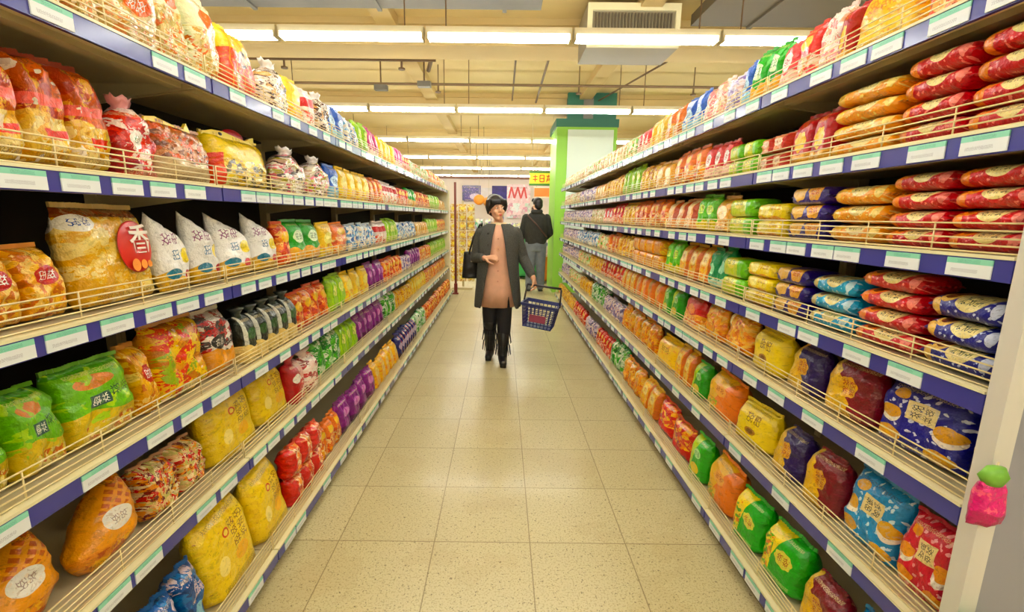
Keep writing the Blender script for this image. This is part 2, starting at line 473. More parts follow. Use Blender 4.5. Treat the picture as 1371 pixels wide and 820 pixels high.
def fence_mesh(L, near):
    m = MB()
    for z in (.004, .019, .034, .05, .066): m.bar((-L/2 + .006, 0, z), (L/2 - .006, 0, z), .0021, 5)
    n = max(2, int(round(L / .21)))
    for i in range(n + 1):
        x = -L/2 + .006 + (L - .012) * i / n
        m.bar((x, .001, 0), (x, .001, .067), .0021, 5)
    return m.mesh('wire_fence', (M_WIRE,), True)
FENCES = {}
side_word = {-1: 'snack-bag side', 1: 'biscuit side'}
def gondola(s, y0, y1, idx, n):
    L = y1 - y0
    rz = -PI/2 if s > 0 else PI/2
    root = empty('shelving_bay', (s * BACKX[s], (y0 + y1)/2, 0),
                 '%s shelving bay from the near end, %s of the aisle' % (ordn(idx), side_word[s]), 'shelving bay', 'shelving bays along the aisle', rz)
    zt = LIP[s][0]
    # local frame: x along the run, -y towards the aisle, back at y = 0
    MB().box(-L/2 + .001, L/2 - .001, -.02, .0, .05, zt + .05).build('back_panel', M_BACK, root)
    MB().box(-L/2 + .001, -L/2 + .021, -.06, -.02, 0, zt).build('upright', M_STEEL, root)
    MB().box(L/2 - .021, L/2 - .001, -.06, -.02, 0, zt).build('upright', M_STEEL, root)
    for k, z in enumerate(LIP[s]):
        d = BACKX[s] - front(s, k)
        b = MB().box(-L/2 + .002, L/2 - .002, -d + .012, -.021, z + .024, z + .05)
        b.box(-L/2 + .002, L/2 - .002, -d + .012, -d + .02, z, z + .024)
        if k < len(LIP[s]) - 1:
            for x in (-L/2 + .008, L/2 - .014):
                b.add([(x, -.06, z + .024), (x, -d + .06, z + .024), (x, -d + .06, z + .012), (x, -.06, z - .04),
                       (x + .006, -.06, z + .024), (x + .006, -d + .06, z + .024), (x + .006, -d + .06, z + .012), (x + .006, -.06, z - .04)],
                      [(0,1,2,3),(7,6,5,4),(0,4,5,1),(1,5,6,2),(2,6,7,3),(3,7,4,0)])
            b.box(-L/2 + .02, L/2 - .02, -.40, -.36, z + .008, z + .024)
        sh = b.build('shelf', M_STEEL if k < len(LIP[s]) - 1 else M_STEEL, root)
        r = MB().box(-L/2 + .004, L/2 - .004, -d, -d + .012, z, z + .046)
        r.build('price_rail', M_RAIL, sh)
        MB().box(-L/2 + .003, L/2 - .003, -d - .003, -d + .03, z + .046, z + .053).build('front_edge', M_CREAM, sh)
        key = round(L, 3)
        if key not in FENCES: FENCES[key] = fence_mesh(L, True)
        link('wire_fence', FENCES[key], None, sh, (0, -d + .018, z + .053))
        # price tags
        dens = {-1: [.45, .82, .82, .62, .5, .45], 1: [.6, .64, .62, .6, .5, .42, .42]}[s][k]
        x = -L/2 + .02 + rnd.random() * .1
        while x < L/2 - TAGW - .01:
            link('price_tag', ME_TAG, None, sh, (x + TAGW/2, -d, z))
            x += TAGW + .004 + rnd.random() * 2 * TAGW * (1/dens - 1)
    if len(LIP[s]):
        d = BACKX[s] - XB[s]
        MB().box(-L/2, L/2, -d + .05, -d + .07, 0, LIP[s][-1]).build('kick_plate', M_KICK, root)
    return root
for s in (-1, 1):
    n = len(BAYS[s]) - 1
    for i in range(n): gondola(s, BAYS[s][i], BAYS[s][i+1], i, n)
# end panels
ep = empty('end_panel', (1.02, .918, 0), 'pale grey end panel and post closing the near end of the biscuit shelves', 'end panel')
MB().box(.035, 1.0, -.03, -.005, 0, 1.86).build('panel', plain('end_panel_grey', (150, 148, 158), .5, nscale=3, namp=.03), ep)
MB().box(-.008, .03, -.04, -.002, 0, 1.86).build('post', M_POST, ep)
# ------------------------------------------------------------------ packs: shapes
def bag_surface(w, d, h, Wf, Tz, topf=None, nu=13, nv=17, wr=.005, seed=0, pu=2.6):
    m = MB(); idx = {}
    vs, fs = [], []
    for side in (-1, 1):
        for j in range(nv + 1):
            v = j / nv
            for i in range(nu + 1):
                U = 2*i/nu - 1
                edge = i in (0, nu)
                if edge and side == 1: idx[(1, i, j)] = idx[(-1, i, j)]; continue
                T = (1 - abs(U)**pu)**.6 * Tz(v)
                x = U * w/2 * Wf(v)
                z = h * v * (1 + (topf(i/nu, v) if topf else 0))
                nz = mnoise.noise(Vector((x*16 + seed*7.3, z*16 + side*3.1, seed*1.7))) + .5*mnoise.noise(Vector((x*40 + seed, z*40, side*5)))
                pl = math.sin(x*150 + seed + 2*math.sin(x*60))*.0035*abs(2*v - 1)**3
                y = side * (d/2) * T + nz * wr * 2.8 * T + side*pl*min(1, T*3)
                idx[(side, i, j)] = len(vs); vs.append((x, max(-d/2, min(d/2, y)), z))
    for side in (-1, 1):
        for j in range(nv):
            for i in range(nu):
                q = [idx[(side, i, j)], idx[(side, i+1, j)], idx[(side, i+1, j+1)], idx[(side, i, j+1)]]
                fs.append(q if side < 0 else q[::-1])
    # close bottom and top
    for j in (0, nv):
        for i in range(nu):
            q = [idx[(-1, i, j)], idx[(-1, i+1, j)], idx[(1, i+1, j)], idx[(1, i, j)]]
            q2 = []
            [q2.append(a) for a in q if a not in q2]
            if len(q2) > 2: fs.append(q2[::-1] if j == 0 else q2)
    return m.add(vs, fs)

def crimp(w, h, z0, topf=None, n=26, ys=.003):
    """crimped seal strip, standing in the xz plane"""
    m = MB(); f, b = [], []
    vs, fs = [], []
    for j in range(3):
        for i in range(n + 1):
            x = -w/2 + w*i/n; y = ys * (1 if i % 2 else -1) + .004*math.sin(i*.5)
            z = z0*(1 + (topf(i/n, 1.0) if topf else 0)) + h*j/2
            vs.append((x, y - .0012, z)); vs.append((x, y + .0012, z))
    R = 2*(n+1)
    for j in range(2):
        for i in range(n):
            a = j*R + 2*i
            fs.append((a, a+2, a+2+R, a+R)); fs.append((a+1, a+1+R, a+3+R, a+3))
    return m.add(vs, fs)

def flow_surface(w, d, h, p=2.6, endp=7, flat=.15, n=24, ns=15, seed=0, wr=.004):
    """rounded flow-wrap pack lying along x, bottom on z = 0"""
    m = MB(); rings = []
    for j in range(ns + 1):
        U = -1 + 2*j/ns
        k = max(0.0, 1 - abs(U)**endp)**.45
        k = flat + (1 - flat)*k
        ring = []
        for i in range(n):
            t = 2*PI*i/n; c, sn = math.cos(t), math.sin(t)
            r = 1/((abs(c)**p + abs(sn)**p)**(1/p))
            y = d/2*r*c*(.45 + .55*k); z = h/2 + h/2*r*sn*k
            q = mnoise.noise(Vector((U*5 + seed*3, y*30, z*30)))*wr
            ring.append((U*w/2, max(-d/2, min(d/2, y + q)), max(0, min(h, z + q))))
        rings.append(ring)
    return m.loft(rings)

def endfin(x, w, h, zc, d):
    m = MB(); vs, fs = [], []; n = 14
    for j in range(2):
        for i in range(n + 1):
            y = -d/2 + d*i/n; z = zc + .0025*(1 if i % 2 else -1)
            vs.append((x + w*j, y, z - .001)); vs.append((x + w*j, y, z + .001))
    R = 2*(n+1)
    for i in range(n):
        a = 2*i
        fs.append((a, a+2, a+2+R, a+R)); fs.append((a+1, a+1+R, a+3+R, a+3))
    return m.add(vs, fs)

def cone_seal(w, h):
    q = crimp(w*.17, h*.05, h*.95, n=8); q.v = [(x + .32*w, y, z) for x, y, z in q.v]; return q
one = lambda v: 1.0
def tz_pouch(v): return max(0.0, 1 - abs(2*v - 1)**3.2)**.6 if v > .5 else (.55 + .45*max(0.0, 1 - abs(2*v - 1)**3)**.6)
def tz_gusset(v): return 1.0 if v < .62 else max(0.0, 1 - ((v - .62)/.38)**2.2)**.7
SHAPES = {}
def shape(kind, mat, mat2, seed):
    """list of (part name, mesh); first is the body; nominal unit sizes, later scaled"""
    if kind == 'pouch':
        w, d, h = .18, .07, .24
        b = bag_surface(w, d, h*.94, lambda v: 1 - .05*(1-abs(2*v-1)**2), tz_pouch, seed=seed, pu=4)
        return (w, d, h), [('film_body', b.mesh('film_body', (mat,), True)), ('top_seal', crimp(w*.99, h*.06, h*.94).mesh('top_seal', (mat2,), False))]
    if kind == 'wide':
        w, d, h = .26, .08, .24
        b = bag_surface(w, d, h*.95, lambda v: 1 - .03*(1-abs(2*v-1)**2), tz_pouch, seed=seed, wr=.006, pu=6)
        return (w, d, h), [('film_body', b.mesh('film_body', (mat,), True)), ('top_seal', crimp(w*.99, h*.05, h*.95, n=36).mesh('top_seal', (mat2,), False))]
    if kind == 'gusset':
        w, d, h = .15, .11, .20
        b = bag_surface(w, d, h*.93, lambda v: 1.0 if v < .6 else 1 - .06*(v-.6)/.4, tz_gusset, seed=seed, pu=6, wr=.004)
        return (w, d, h), [('film_body', b.mesh('film_body', (mat,), True)), ('folded_top', crimp(w*.93, h*.07, h*.93).mesh('folded_top', (mat2,), False))]
    if kind == 'peak':
        w, d, h = .17, .07, .24
        tf = lambda u, v: -.42*u*v
        b = bag_surface(w, d, h, lambda v: 1 - .04*v, tz_pouch, tf, seed=seed)
        return (w, d, h), [('film_body', b.mesh('film_body', (mat,), True)), ('bottom_seal', crimp(w*.95, .012, .0).mesh('bottom_seal', (mat2,), False))]
    if kind == 'cone':
        w, d, h = .20, .10, .30
        b = bag_surface(w, d, h*.97, lambda v: (.66 + .34*math.sin(min(1, v/.28)*PI/2)) if v < .28 else max(.12, 1 - .9*((v-.28)/.72)), tz_pouch, seed=seed, wr=.006)
        b.v = [(x + .40*w*(z/h)**1.4 - .08*w, y, z) for x, y, z in b.v]
        return (w, d, h), [('film_body', b.mesh('film_body', (mat,), True)), ('top_seal', cone_seal(w, h).mesh('top_seal', (mat2,), False))]
    if kind == 'cookie':            # wide bag with a domed round shoulder
        w, d, h = .20, .10, .23
        b = bag_surface(w, d, h*.96, lambda v: 1.0 if v < .5 else math.sqrt(max(.0, 1 - ((v-.5)/.5*.72)**2)), tz_gusset, seed=seed, pu=4, wr=.004)
        return (w, d, h), [('film_body', b.mesh('film_body', (mat,), True)), ('top_seal', crimp(w*.66, h*.05, h*.94, n=20).mesh('top_seal', (mat2,), False))]
    if kind == 'tied':              # soft bag gathered at the neck
        w, d, h = .17, .12, .25
        b = bag_surface(w, d, h*.8, lambda v: (.8 + .2*math.sin(v/.5*PI/2)) if v < .5 else 1 - .72*((v-.5)/.5)**2, lambda v: tz_gusset(min(1, v*.94)), seed=seed, pu=3, wr=.009)
        r = MB(); ring = []
        for j, (zz, rr) in enumerate(((.78, .030), (.82, .020), (.87, .030), (.93, .036))):
            ring.append([(rr*math.cos(2*PI*i/20)*(1+.25*(i % 2)), .6*rr*math.sin(2*PI*i/20)*(1+.25*(i % 2)), h*(zz + .03*math.sin(i*1.9)*(j > 1))) for i in range(20)])
        r.loft(ring)
        return (w, d, h), [('film_body', b.mesh('film_body', (mat,), True)), ('gathered_neck', r.mesh('gathered_neck', (mat2,), True))]
    if kind == 'loaf':
        w, d, h = .085, .11, .22
        b = bag_surface(w, d, h*.86, lambda v: 1 - .08*v, tz_gusset, seed=seed, pu=5, wr=.003)
        return (w, d, h), [('film_body', b.mesh('film_body', (mat,), True)), ('twisted_end', MB().loft([[(rr*math.cos(2*PI*i/14)*(1+.3*(i % 2)), .8*rr*math.sin(2*PI*i/14), h*zz) for i in range(14)] for zz, rr in ((.82, .022), (.88, .014), (.94, .022), (1.0, .034))]).mesh('twisted_end', (mat2,), True))]
    if kind == 'block':
        w, d, h = .20, .12, .07
        b = flow_surface(w*.92, d, h, 6, 14, .5, seed=seed, wr=.002)
        return (w, d, h), [('film_body', b.mesh('film_body', (mat,), True)), ('end_seal', endfin(w*.44, w*.06, h, h*.5, d*.9).mesh('end_seal', (mat2,))), ('end_seal', endfin(-w*.44, -w*.06, h, h*.5, d*.9).mesh('end_seal', (mat2,)))]
    if kind == 'roll':
        w, d, h = .22, .13, .062
        b = flow_surface(w*.94, d, h, 2.7, 7, .25, seed=seed)
        return (w, d, h), [('film_body', b.mesh('film_body', (mat,), True)), ('end_seal', endfin(w*.45, w*.05, h, h*.5, d*.8).mesh('end_seal', (mat2,))), ('end_seal', endfin(-w*.45, -w*.05, h, h*.5, d*.8).mesh('end_seal', (mat2,)))]
    raise KeyError(kind)

# ------------------------------------------------------------------ packs: prints
CRM, DRK = (244, 226, 170), (50, 32, 30)
def badge(cx, cy, rx, ry, col=CRM, ink=DRK, nx=2, ny=2):
    return [('ell', cx, cy, rx, ry, col), ('marks', cx-rx*.72, cx+rx*.72, cy-ry*.62, cy+ry*.62, nx, ny, ink)]
def plaque(x0, x1, y0, y1, col=CRM, ink=DRK, nx=2, ny=2):
    a = .12*(x1-x0); b = .12*(y1-y0)
    return [('rect', x0, x1, y0, y1, col), ('marks', x0+a, x1-a, y0+b, y1-b, nx, ny, ink)]
def dotty(base, spot, cook):
    return (base, [('dots', 7.5, .2, spot), ('ell', .2, .46, .13, .13, (250, 240, 220)), ('ell', .2, .5, .13, .10, cook), ('ell', .22, .17, .17, .10, cook), ('ell', .84, .42, .13, .14, (250, 236, 220)), ('ell', .84, .47, .13, .11, cook), ('ell', .8, .1, .15, .10, cook), ('ell', .28, .82, .10, .08, cook)]
            + plaque(.38, .72, .48, .76, (240, 220, 165), (40, 30, 24), 2, 2))
def cookiebag(base):
    return (base, [('left', .46, -.46, .028, (232, 190, 92)), ('left', .10, -.1, .0, (214, 160, 72)), ('scal', .52, .52, .17, .19, 6, .14, (230, 180, 90)), ('marks', .4, .66, .38, .66, 2, 2, (170, 40, 40))])
def rollp(base, spot, cook):
    return (base, [('dots', 6, .17, spot), ('ell', .25, .66, .12, .26, cook), ('ell', .25, .66, .08, .16, (110, 60, 40)), ('ell', .12, .3, .09, .2, cook)] + [('ell', .57, .58, .2, .34, (238, 222, 160)), ('marks', .43, .71, .36, .8, 3, 1, (60, 70, 40)), ('ell', .9, .4, .05, .2, spot)])
W1, W2 = (250, 246, 238), (226, 214, 190)
# key: (shape, (w, d, h), base, ops, object name, category, words, options)
K = {}
def kind(key, shp, size, base, ops, name, cat, words, asp=None, wrap=None, rough=.28, **kw):
    K[key] = dict(shp=shp, size=size, base=base, ops=ops, name=name, cat=cat, words=words, asp=asp or size[0]/size[2],
                  wrap=(.45 if shp in ('block', 'roll') else 0.0) if wrap is None else wrap, rough=rough, kw=kw)
b_, o_ = dotty((34, 34, 140), (226, 226, 244), (226, 170, 86)); kind('navydot', 'wide', (.26, .08, .25), b_, o_, 'biscuit_bag', 'biscuit bag', 'navy dotted biscuit bag with cream plaque')
b_, o_ = dotty((52, 150, 214), (220, 240, 250), (230, 176, 90)); kind('bluedot', 'wide', (.25, .08, .26), b_, o_, 'biscuit_bag', 'biscuit bag', 'sky blue dotted biscuit bag with cream plaque')
b_, o_ = dotty((214, 40, 58), (250, 180, 180), (240, 160, 70)); kind('reddot', 'wide', (.22, .08, .25), b_, o_, 'biscuit_bag', 'biscuit bag', 'red dotted biscuit bag with cream plaque')
b_, o_ = cookiebag((128, 14, 30)); kind('maroon', 'cookie', (.2, .1, .24), b_, o_, 'cookie_bag', 'cookie bag', 'maroon bag with big round cookie')
b_, o_ = cookiebag((40, 22, 92)); kind('cnavy', 'cookie', (.19, .1, .23), b_, o_, 'cookie_bag', 'cookie bag', 'dark navy bag with big round cookie')
kind('yellowbag', 'gusset', (.18, .1, .22), (250, 218, 20), [('marks', .34, .72, .5, .82, 2, 1, (120, 70, 20)), ('ell', .5, .3, .13, .1, (180, 120, 30)), ('ell', .5, .3, .08, .06, (120, 70, 20)), ('rect', 0, .12, 0, .9, (200, 60, 30))], 'biscuit_bag', 'biscuit bag', 'bright yellow bag with brown lettering')
kind('orangebag', 'gusset', (.17, .11, .22), (246, 126, 20), [('left', .5, .55, 0, (246, 190, 40)), ('scal', .5, .62, .2, .16, 8, .1, (250, 190, 120)), ('marks', .36, .64, .54, .7, 2, 1, (190, 50, 20)), ('cells', 16, 0, .5, 0, .3, [(246, 196, 50), (236, 150, 30), (160, 180, 40)])], 'biscuit_bag', 'biscuit bag', 'orange bag with pale scalloped badge')
kind('greenbag', 'gusset', (.13, .1, .23), (40, 170, 30), [('left', .34, .3, 0, (190, 220, 60)), ('ell', .55, .62, .2, .12, (190, 236, 170)), ('marks', .4, .7, .54, .7, 2, 1, (20, 110, 30)), ('ell', .5, .22, .25, .13, (240, 210, 60))], 'biscuit_bag', 'biscuit bag', 'green bag with pale round badge')
kind('greenyellow', 'gusset', (.16, .11, .2), (26, 168, 28), [('left', .38, .35, 0, (246, 216, 40)), ('cells', 12, 0, .34, .1, .8, [(246, 216, 40), (246, 216, 40), (226, 120, 30), (90, 170, 40)]), ('scal', .62, .52, .2, .16, 8, .12, (226, 214, 110)), ('marks', .48, .76, .42, .62, 2, 1, (170, 60, 20))], 'biscuit_bag', 'biscuit bag', 'green and yellow bag with badge')
kind('yelloworange', 'gusset', (.16, .1, .21), (246, 190, 36), [('blot', 9, .56, (240, 140, 30)), ('scal', .5, .6, .26, .18, 7, .12, (250, 226, 150)), ('marks', .34, .66, .5, .7, 2, 1, (190, 70, 20)), ('rect', .85, 1, 0, 1, (224, 110, 20))], 'cracker_bag', 'cracker bag', 'yellow and orange cracker bag')
kind('orangeclear', 'pouch', (.18, .09, .21), (244, 150, 50), [('cells', 9, [(246, 176, 60), (250, 206, 120), (226, 110, 30), (244, 150, 50)]), ('left', .16, .4, 0, (240, 226, 160)), ('stripe', 3, .12, (250, 190, 90))], 'rusk_bag', 'rusk bag', 'clear orange bag of rusks', rough=.16)
kind('redpack', 'gusset', (.18, .1, .21), (206, 22, 18), [('wave', .42, .06, 9, (246, 170, 60)), ('cells', 12, 0, 1, 0, .34, [(246, 170, 60), (250, 214, 140), (230, 110, 30)]), ('scal', .5, .56, .2, .16, 8, .1, (244, 140, 40))], 'cracker_bag', 'cracker bag', 'red bag with orange crackers')
kind('crackred', 'pouch', (.17, .09, .2), (230, 70, 24), [('cells', 8, [(230, 70, 24), (244, 140, 50), (250, 190, 90), (206, 30, 20)]), ('wave', .3, .04, 8, (214, 24, 20))], 'cracker_bag', 'cracker bag', 'red and orange clear cracker bag', rough=.18)
kind('yellowblock', 'block', (.17, .13, .075), (246, 216, 30), [('ell', .3, .4, .16, .24, (250, 236, 150)), ('marks', .5, .84, .3, .62, 3, 1, (190, 110, 20)), ('wave', .12, .03, 12, (230, 150, 30))], 'cracker_pack', 'cracker pack', 'yellow block pack with brown lettering')
kind('yellowtall', 'gusset', (.17, .11, .18), (250, 200, 16), [('blot', 8, .6, (240, 160, 20)), ('marks', .3, .72, .45, .7, 2, 1, (140, 70, 10))], 'cracker_bag', 'cracker bag', 'yellow crisp bread bag')
kind('navygold', 'block', (.17, .13, .075), (48, 34, 120), [('scal', .27, .42, .19, .3, 6, .14, (240, 196, 120)), ('scal', .72, .42, .19, .3, 5, .16, (232, 176, 96)), ('marks', .6, .85, .28, .56, 2, 1, (190, 40, 30))], 'biscuit_pack', 'biscuit pack', 'navy block pack with golden cookies')
for key, cs, wds in (('rollred', ((206, 26, 34), (250, 160, 150), (238, 150, 90)), 'red biscuit roll with cream oval'), ('rollblue', ((70, 168, 214), (210, 238, 248), (222, 204, 140)), 'blue biscuit roll with cream oval'),
                     ('rollnavy', ((34, 36, 130), (210, 216, 240), (236, 196, 120)), 'navy biscuit roll with cream oval'), ('rollorange', ((246, 160, 30), (250, 226, 150), (244, 200, 110)), 'orange biscuit roll with cream oval')):
    b_, o_ = rollp(*cs); kind(key, 'roll', (.23, .13, .062), b_, o_, 'biscuit_roll', 'biscuit pack', wds, asp=1.6)
kind('greenblock', 'block', (.16, .13, .09), (110, 200, 20), [('rect', 0, .7, 0, .9, (206, 220, 40)), ('ell', .4, .45, .2, .2, (240, 226, 120)), ('marks', .2, .6, .34, .56, 2, 1, (30, 120, 20))], 'cracker_pack', 'cracker pack', 'lime green and yellow block pack')
kind('greentall', 'pouch', (.13, .08, .21), (96, 206, 24), [('ell', .5, .6, .3, .14, (220, 240, 120)), ('marks', .25, .75, .5, .7, 2, 1, (20, 130, 30)), ('wave', .25, .05, 10, (240, 214, 60))], 'cracker_bag', 'cracker bag', 'tall bright green bag')
kind('greenteal', 'pouch', (.12, .08, .21), (22, 150, 84), [('ell', .5, .5, .32, .16, (170, 230, 190)), ('wave', .2, .04, 10, (200, 236, 220))], 'cracker_bag', 'cracker bag', 'teal green bag with pale badge')
kind('tanbox', 'gusset', (.14, .1, .18), (232, 176, 100), [('ell', .5, .55, .3, .2, (250, 226, 170)), ('cells', 12, 0, 1, 0, .3, [(232, 176, 100), (214, 140, 60), (250, 220, 160)])], 'cracker_bag', 'cracker bag', 'tan cracker bag')
kind('creamorange', 'gusset', (.17, .11, .18), (248, 186, 130), [('left', .7, .3, 0, (250, 220, 170)), ('rect', .82, 1, .3, 1, (200, 70, 20)), ('cells', 11, 0, .8, 0, .5, [(248, 200, 140), (244, 150, 60), (250, 230, 190)])], 'cracker_bag', 'cracker bag', 'cream and orange cracker bag')
kind('orangeblock', 'block', (.15, .13, .1), (242, 150, 24), [('blot', 8, .55, (250, 200, 60)), ('marks', .2, .8, .3, .6, 3, 1, (170, 60, 10))], 'cracker_pack', 'cracker pack', 'orange block pack')
kind('amber', 'pouch', (.11, .08, .19), (236, 170, 20), [('cells', 9, [(236, 170, 20), (246, 200, 60), (210, 120, 20), (250, 220, 120)])], 'cracker_bag', 'cracker bag', 'amber yellow bag')
kind('pinksm', 'pouch', (.12, .08, .18), (236, 110, 110), [('ell', .5, .55, .3, .2, W1), ('marks', .28, .72, .45, .65, 2, 1, (200, 40, 60)), ('wave', .3, .04, 9, (250, 210, 190))], 'wafer_bag', 'wafer bag', 'pink wafer bag')
kind('redsm', 'pouch', (.12, .08, .19), (214, 40, 30), [('cells', 8, 0, 1, 0, .5, [(214, 40, 30), (246, 150, 110), (250, 210, 190)]), ('ell', .5, .7, .3, .14, (250, 210, 120))], 'wafer_bag', 'wafer bag', 'small red bag')
kind('whitepurple', 'pouch', (.12, .08, .18), (214, 204, 224), [('cells', 7, [(222, 212, 226), (150, 130, 190), (84, 70, 130), (240, 226, 226), (236, 200, 190)])], 'wafer_bag', 'wafer bag', 'white and purple bag')
kind('whiteblue', 'pouch', (.13, .08, .19), (206, 222, 232), [('cells', 7, [(226, 232, 236), (120, 170, 210), (70, 100, 160), (240, 226, 206)])], 'snack_bag', 'snack bag', 'white and blue bag')
kind('whitegreen', 'pouch', (.12, .08, .18), (222, 232, 190), [('cells', 7, [(226, 234, 196), (130, 200, 90), (244, 226, 170), (236, 160, 120)])], 'snack_bag', 'snack bag', 'white and green bag')
kind('whitepink', 'pouch', (.14, .09, .2), (246, 214, 206), [('cells', 7, [(248, 226, 220), (236, 150, 150), (250, 240, 230), (226, 180, 150)])], 'snack_bag', 'snack bag', 'white and pink bag')
kind('creamsm', 'pouch', (.12, .08, .18), (230, 214, 180), [('cells', 7, [(234, 220, 190), (214, 180, 130), (246, 236, 214), (220, 150, 120), (190, 200, 130)])], 'snack_bag', 'snack bag', 'cream patterned bag')
kind('bluebag', 'pouch', (.13, .08, .21), (40, 90, 190), [('ell', .5, .5, .3, .18, (190, 220, 240)), ('marks', .3, .7, .4, .6, 2, 1, (30, 50, 120)), ('wave', .28, .04, 9, (150, 200, 220))], 'snack_bag', 'snack bag', 'blue bag with pale badge')
kind('yellowclear', 'pouch', (.13, .08, .21), (246, 200, 20), [('ell', .5, .55, .3, .2, (250, 236, 140)), ('cells', 9, 0, 1, 0, .4, [(246, 200, 20), (236, 160, 20), (250, 226, 90)])], 'snack_bag', 'snack bag', 'yellow crisp bag')
kind('orangesm', 'pouch', (.13, .08, .2), (240, 120, 24), [('cells', 8, 0, 1, 0, .55, [(240, 120, 24), (250, 180, 80), (214, 70, 20), (250, 220, 160)]), ('ell', .5, .72, .28, .12, (250, 210, 110))], 'snack_bag', 'snack bag', 'orange crisp bag')
kind('whitered', 'pouch', (.12, .08, .2), (240, 224, 214), [('rect', 0, 1, .55, .8, (206, 40, 40)), ('cells', 8, 0, 1, 0, .45, [(240, 224, 214), (226, 110, 90), (250, 240, 230)])], 'snack_bag', 'snack bag', 'white bag with red band')
kind('redorange', 'pouch', (.13, .09, .21), (226, 74, 26), [('cells', 8, [(226, 74, 26), (246, 140, 50), (200, 40, 24), (250, 200, 130)]), ('ell', .5, .66, .3, .14, (250, 200, 60))], 'snack_bag', 'snack bag', 'red and orange snack bag')
kind('purple', 'pouch', (.12, .08, .22), (128, 24, 128), [('ell', .5, .6, .26, .14, (220, 150, 210)), ('stripe', 4, .14, (190, 90, 180)), ('wave', .2, .04, 10, (90, 20, 80))], 'candy_bag', 'candy bag', 'purple sweets bag')
kind('magenta', 'pouch', (.12, .08, .22), (206, 36, 120), [('ell', .5, .6, .26, .14, (250, 190, 210)), ('wave', .25, .05, 10, (250, 220, 210))], 'candy_bag', 'candy bag', 'magenta sweets bag')
kind('greensn', 'pouch', (.14, .09, .22), (50, 160, 50), [('ell', .5, .6, .3, .16, (220, 240, 200)), ('marks', .28, .72, .5, .7, 2, 1, (20, 100, 30)), ('wave', .3, .05, 9, (236, 170, 60))], 'snack_bag', 'snack bag', 'green snack bag with pale badge')
kind('lime', 'pouch', (.13, .09, .22), (160, 210, 30), [('ell', .5, .6, .28, .16, (240, 240, 150)), ('stripe', 5, .2, (110, 180, 30))], 'snack_bag', 'snack bag', 'lime green snack bag')
kind('puffs', 'tied', (.22, .13, .28), (224, 190, 128), [('cells', 19, [(216, 186, 126), (236, 214, 164), (190, 140, 80), (226, 196, 150), (222, 150, 110), (170, 150, 90)]), ('blot', 7, .62, (246, 236, 216)), ('ell', .5, .55, .2, .14, (236, 110, 60)), ('marks', .36, .64, .46, .62, 2, 1, W1)], 'puffed_snack_bag', 'snack bag', 'clear bag of tan puffed snacks', rough=.14)
kind('puffwhite', 'pouch', (.2, .12, .3), (240, 226, 190), [('cells', 18, 0, 1, 0, .6, [(226, 204, 150), (206, 160, 100), (250, 240, 210), (220, 120, 80), (190, 170, 110)]), ('ell', .5, .74, .3, .12, (240, 120, 80)), ('rect', .86, 1, 0, 1, (120, 190, 70))], 'puffed_snack_bag', 'snack bag', 'white topped bag of puffed snacks', rough=.16)
kind('yellowred', 'pouch', (.22, .11, .26), (250, 204, 16), [('wave', .62, .05, 7, (226, 70, 36)), ('ell', .58, .6, .16, .13, (60, 30, 26)), ('ell', .58, .6, .10, .08, (200, 150, 130)), ('stripe', 6, .12, (246, 150, 60))], 'snack_bag', 'snack bag', 'yellow topped red snack bag with dark badge')
kind('choc', 'tied', (.19, .12, .25), (236, 222, 206), [('cells', 9, [(236, 222, 206), (84, 44, 36), (250, 244, 236), (60, 34, 30), (216, 170, 120)])], 'candy_bag', 'candy bag', 'clear bag of dark and white sweets', rough=.14)
kind('meat', 'wide', (.2, .14, .26), (216, 90, 60), [('cells', 6, [(190, 90, 50), (222, 120, 80), (170, 60, 40), (226, 170, 90)]), ('wave', .42, .05, 7, (236, 196, 110)), ('cells', 7, 0, 1, 0, .4, [(236, 200, 110), (246, 224, 160), (226, 170, 80)]), ('rect', .05, .95, .5, .6, (240, 130, 118)), ('rect', .3, .8, .2, .29, (236, 104, 96)), ('blot', 4, .62, (250, 236, 214))], 'pastry_bag', 'pastry bag', 'clear bag of brown pastries with pink bands', rough=.14)
kind('redclear', 'tied', (.17, .12, .24), (196, 36, 34), [('cells', 7, [(196, 36, 34), (160, 24, 30), (226, 80, 70), (246, 226, 214)]), ('ell', .36, .55, .17, .13, W1), ('marks', .24, .48, .48, .62, 1, 1, (90, 120, 90))], 'candy_bag', 'candy bag', 'clear red sweets bag with white tag', rough=.14)
kind('nutsyellow', 'wide', (.26, .11, .22), (206, 150, 110), [('cells', 10, [(206, 150, 110), (176, 104, 70), (230, 190, 160), (226, 110, 80), (120, 70, 50)]), ('wave', .34, .03, 9, (214, 190, 150))], 'nut_bag', 'nut bag', 'clear nut bag under a yellow bird shaped header', rough=.16, header=(250, 214, 26))
kind('birdyellow', 'wide', (.25, .11, .24), (240, 206, 60), [('cells', 10, 0, 1, 0, .5, [(206, 170, 90), (240, 206, 60), (90, 80, 50), (236, 226, 150)]), ('rect', 0, .12, 0, .6, (226, 70, 50))], 'nut_bag', 'nut bag', 'yellow nut bag under a yellow bird shaped header', rough=.2, header=(252, 224, 20))
kind('assorted', 'tied', (.18, .12, .24), (226, 206, 200), [('cells', 10, [(236, 226, 220), (220, 120, 130), (70, 50, 50), (246, 236, 214), (170, 160, 60), (200, 170, 150)])], 'candy_bag', 'candy bag', 'clear bag of assorted wrapped sweets', rough=.14)
kind('crispclear', 'pouch', (.2, .12, .22), (230, 150, 50), [('cells', 8, [(230, 160, 60), (240, 190, 100), (206, 110, 30), (246, 210, 130)]), ('ell', .5, .6, .26, .14, (190, 40, 40)), ('marks', .3, .7, .52, .68, 2, 1, W1)], 'crisp_bag', 'crisp bag', 'clear orange crisp bag with red oval', rough=.15)
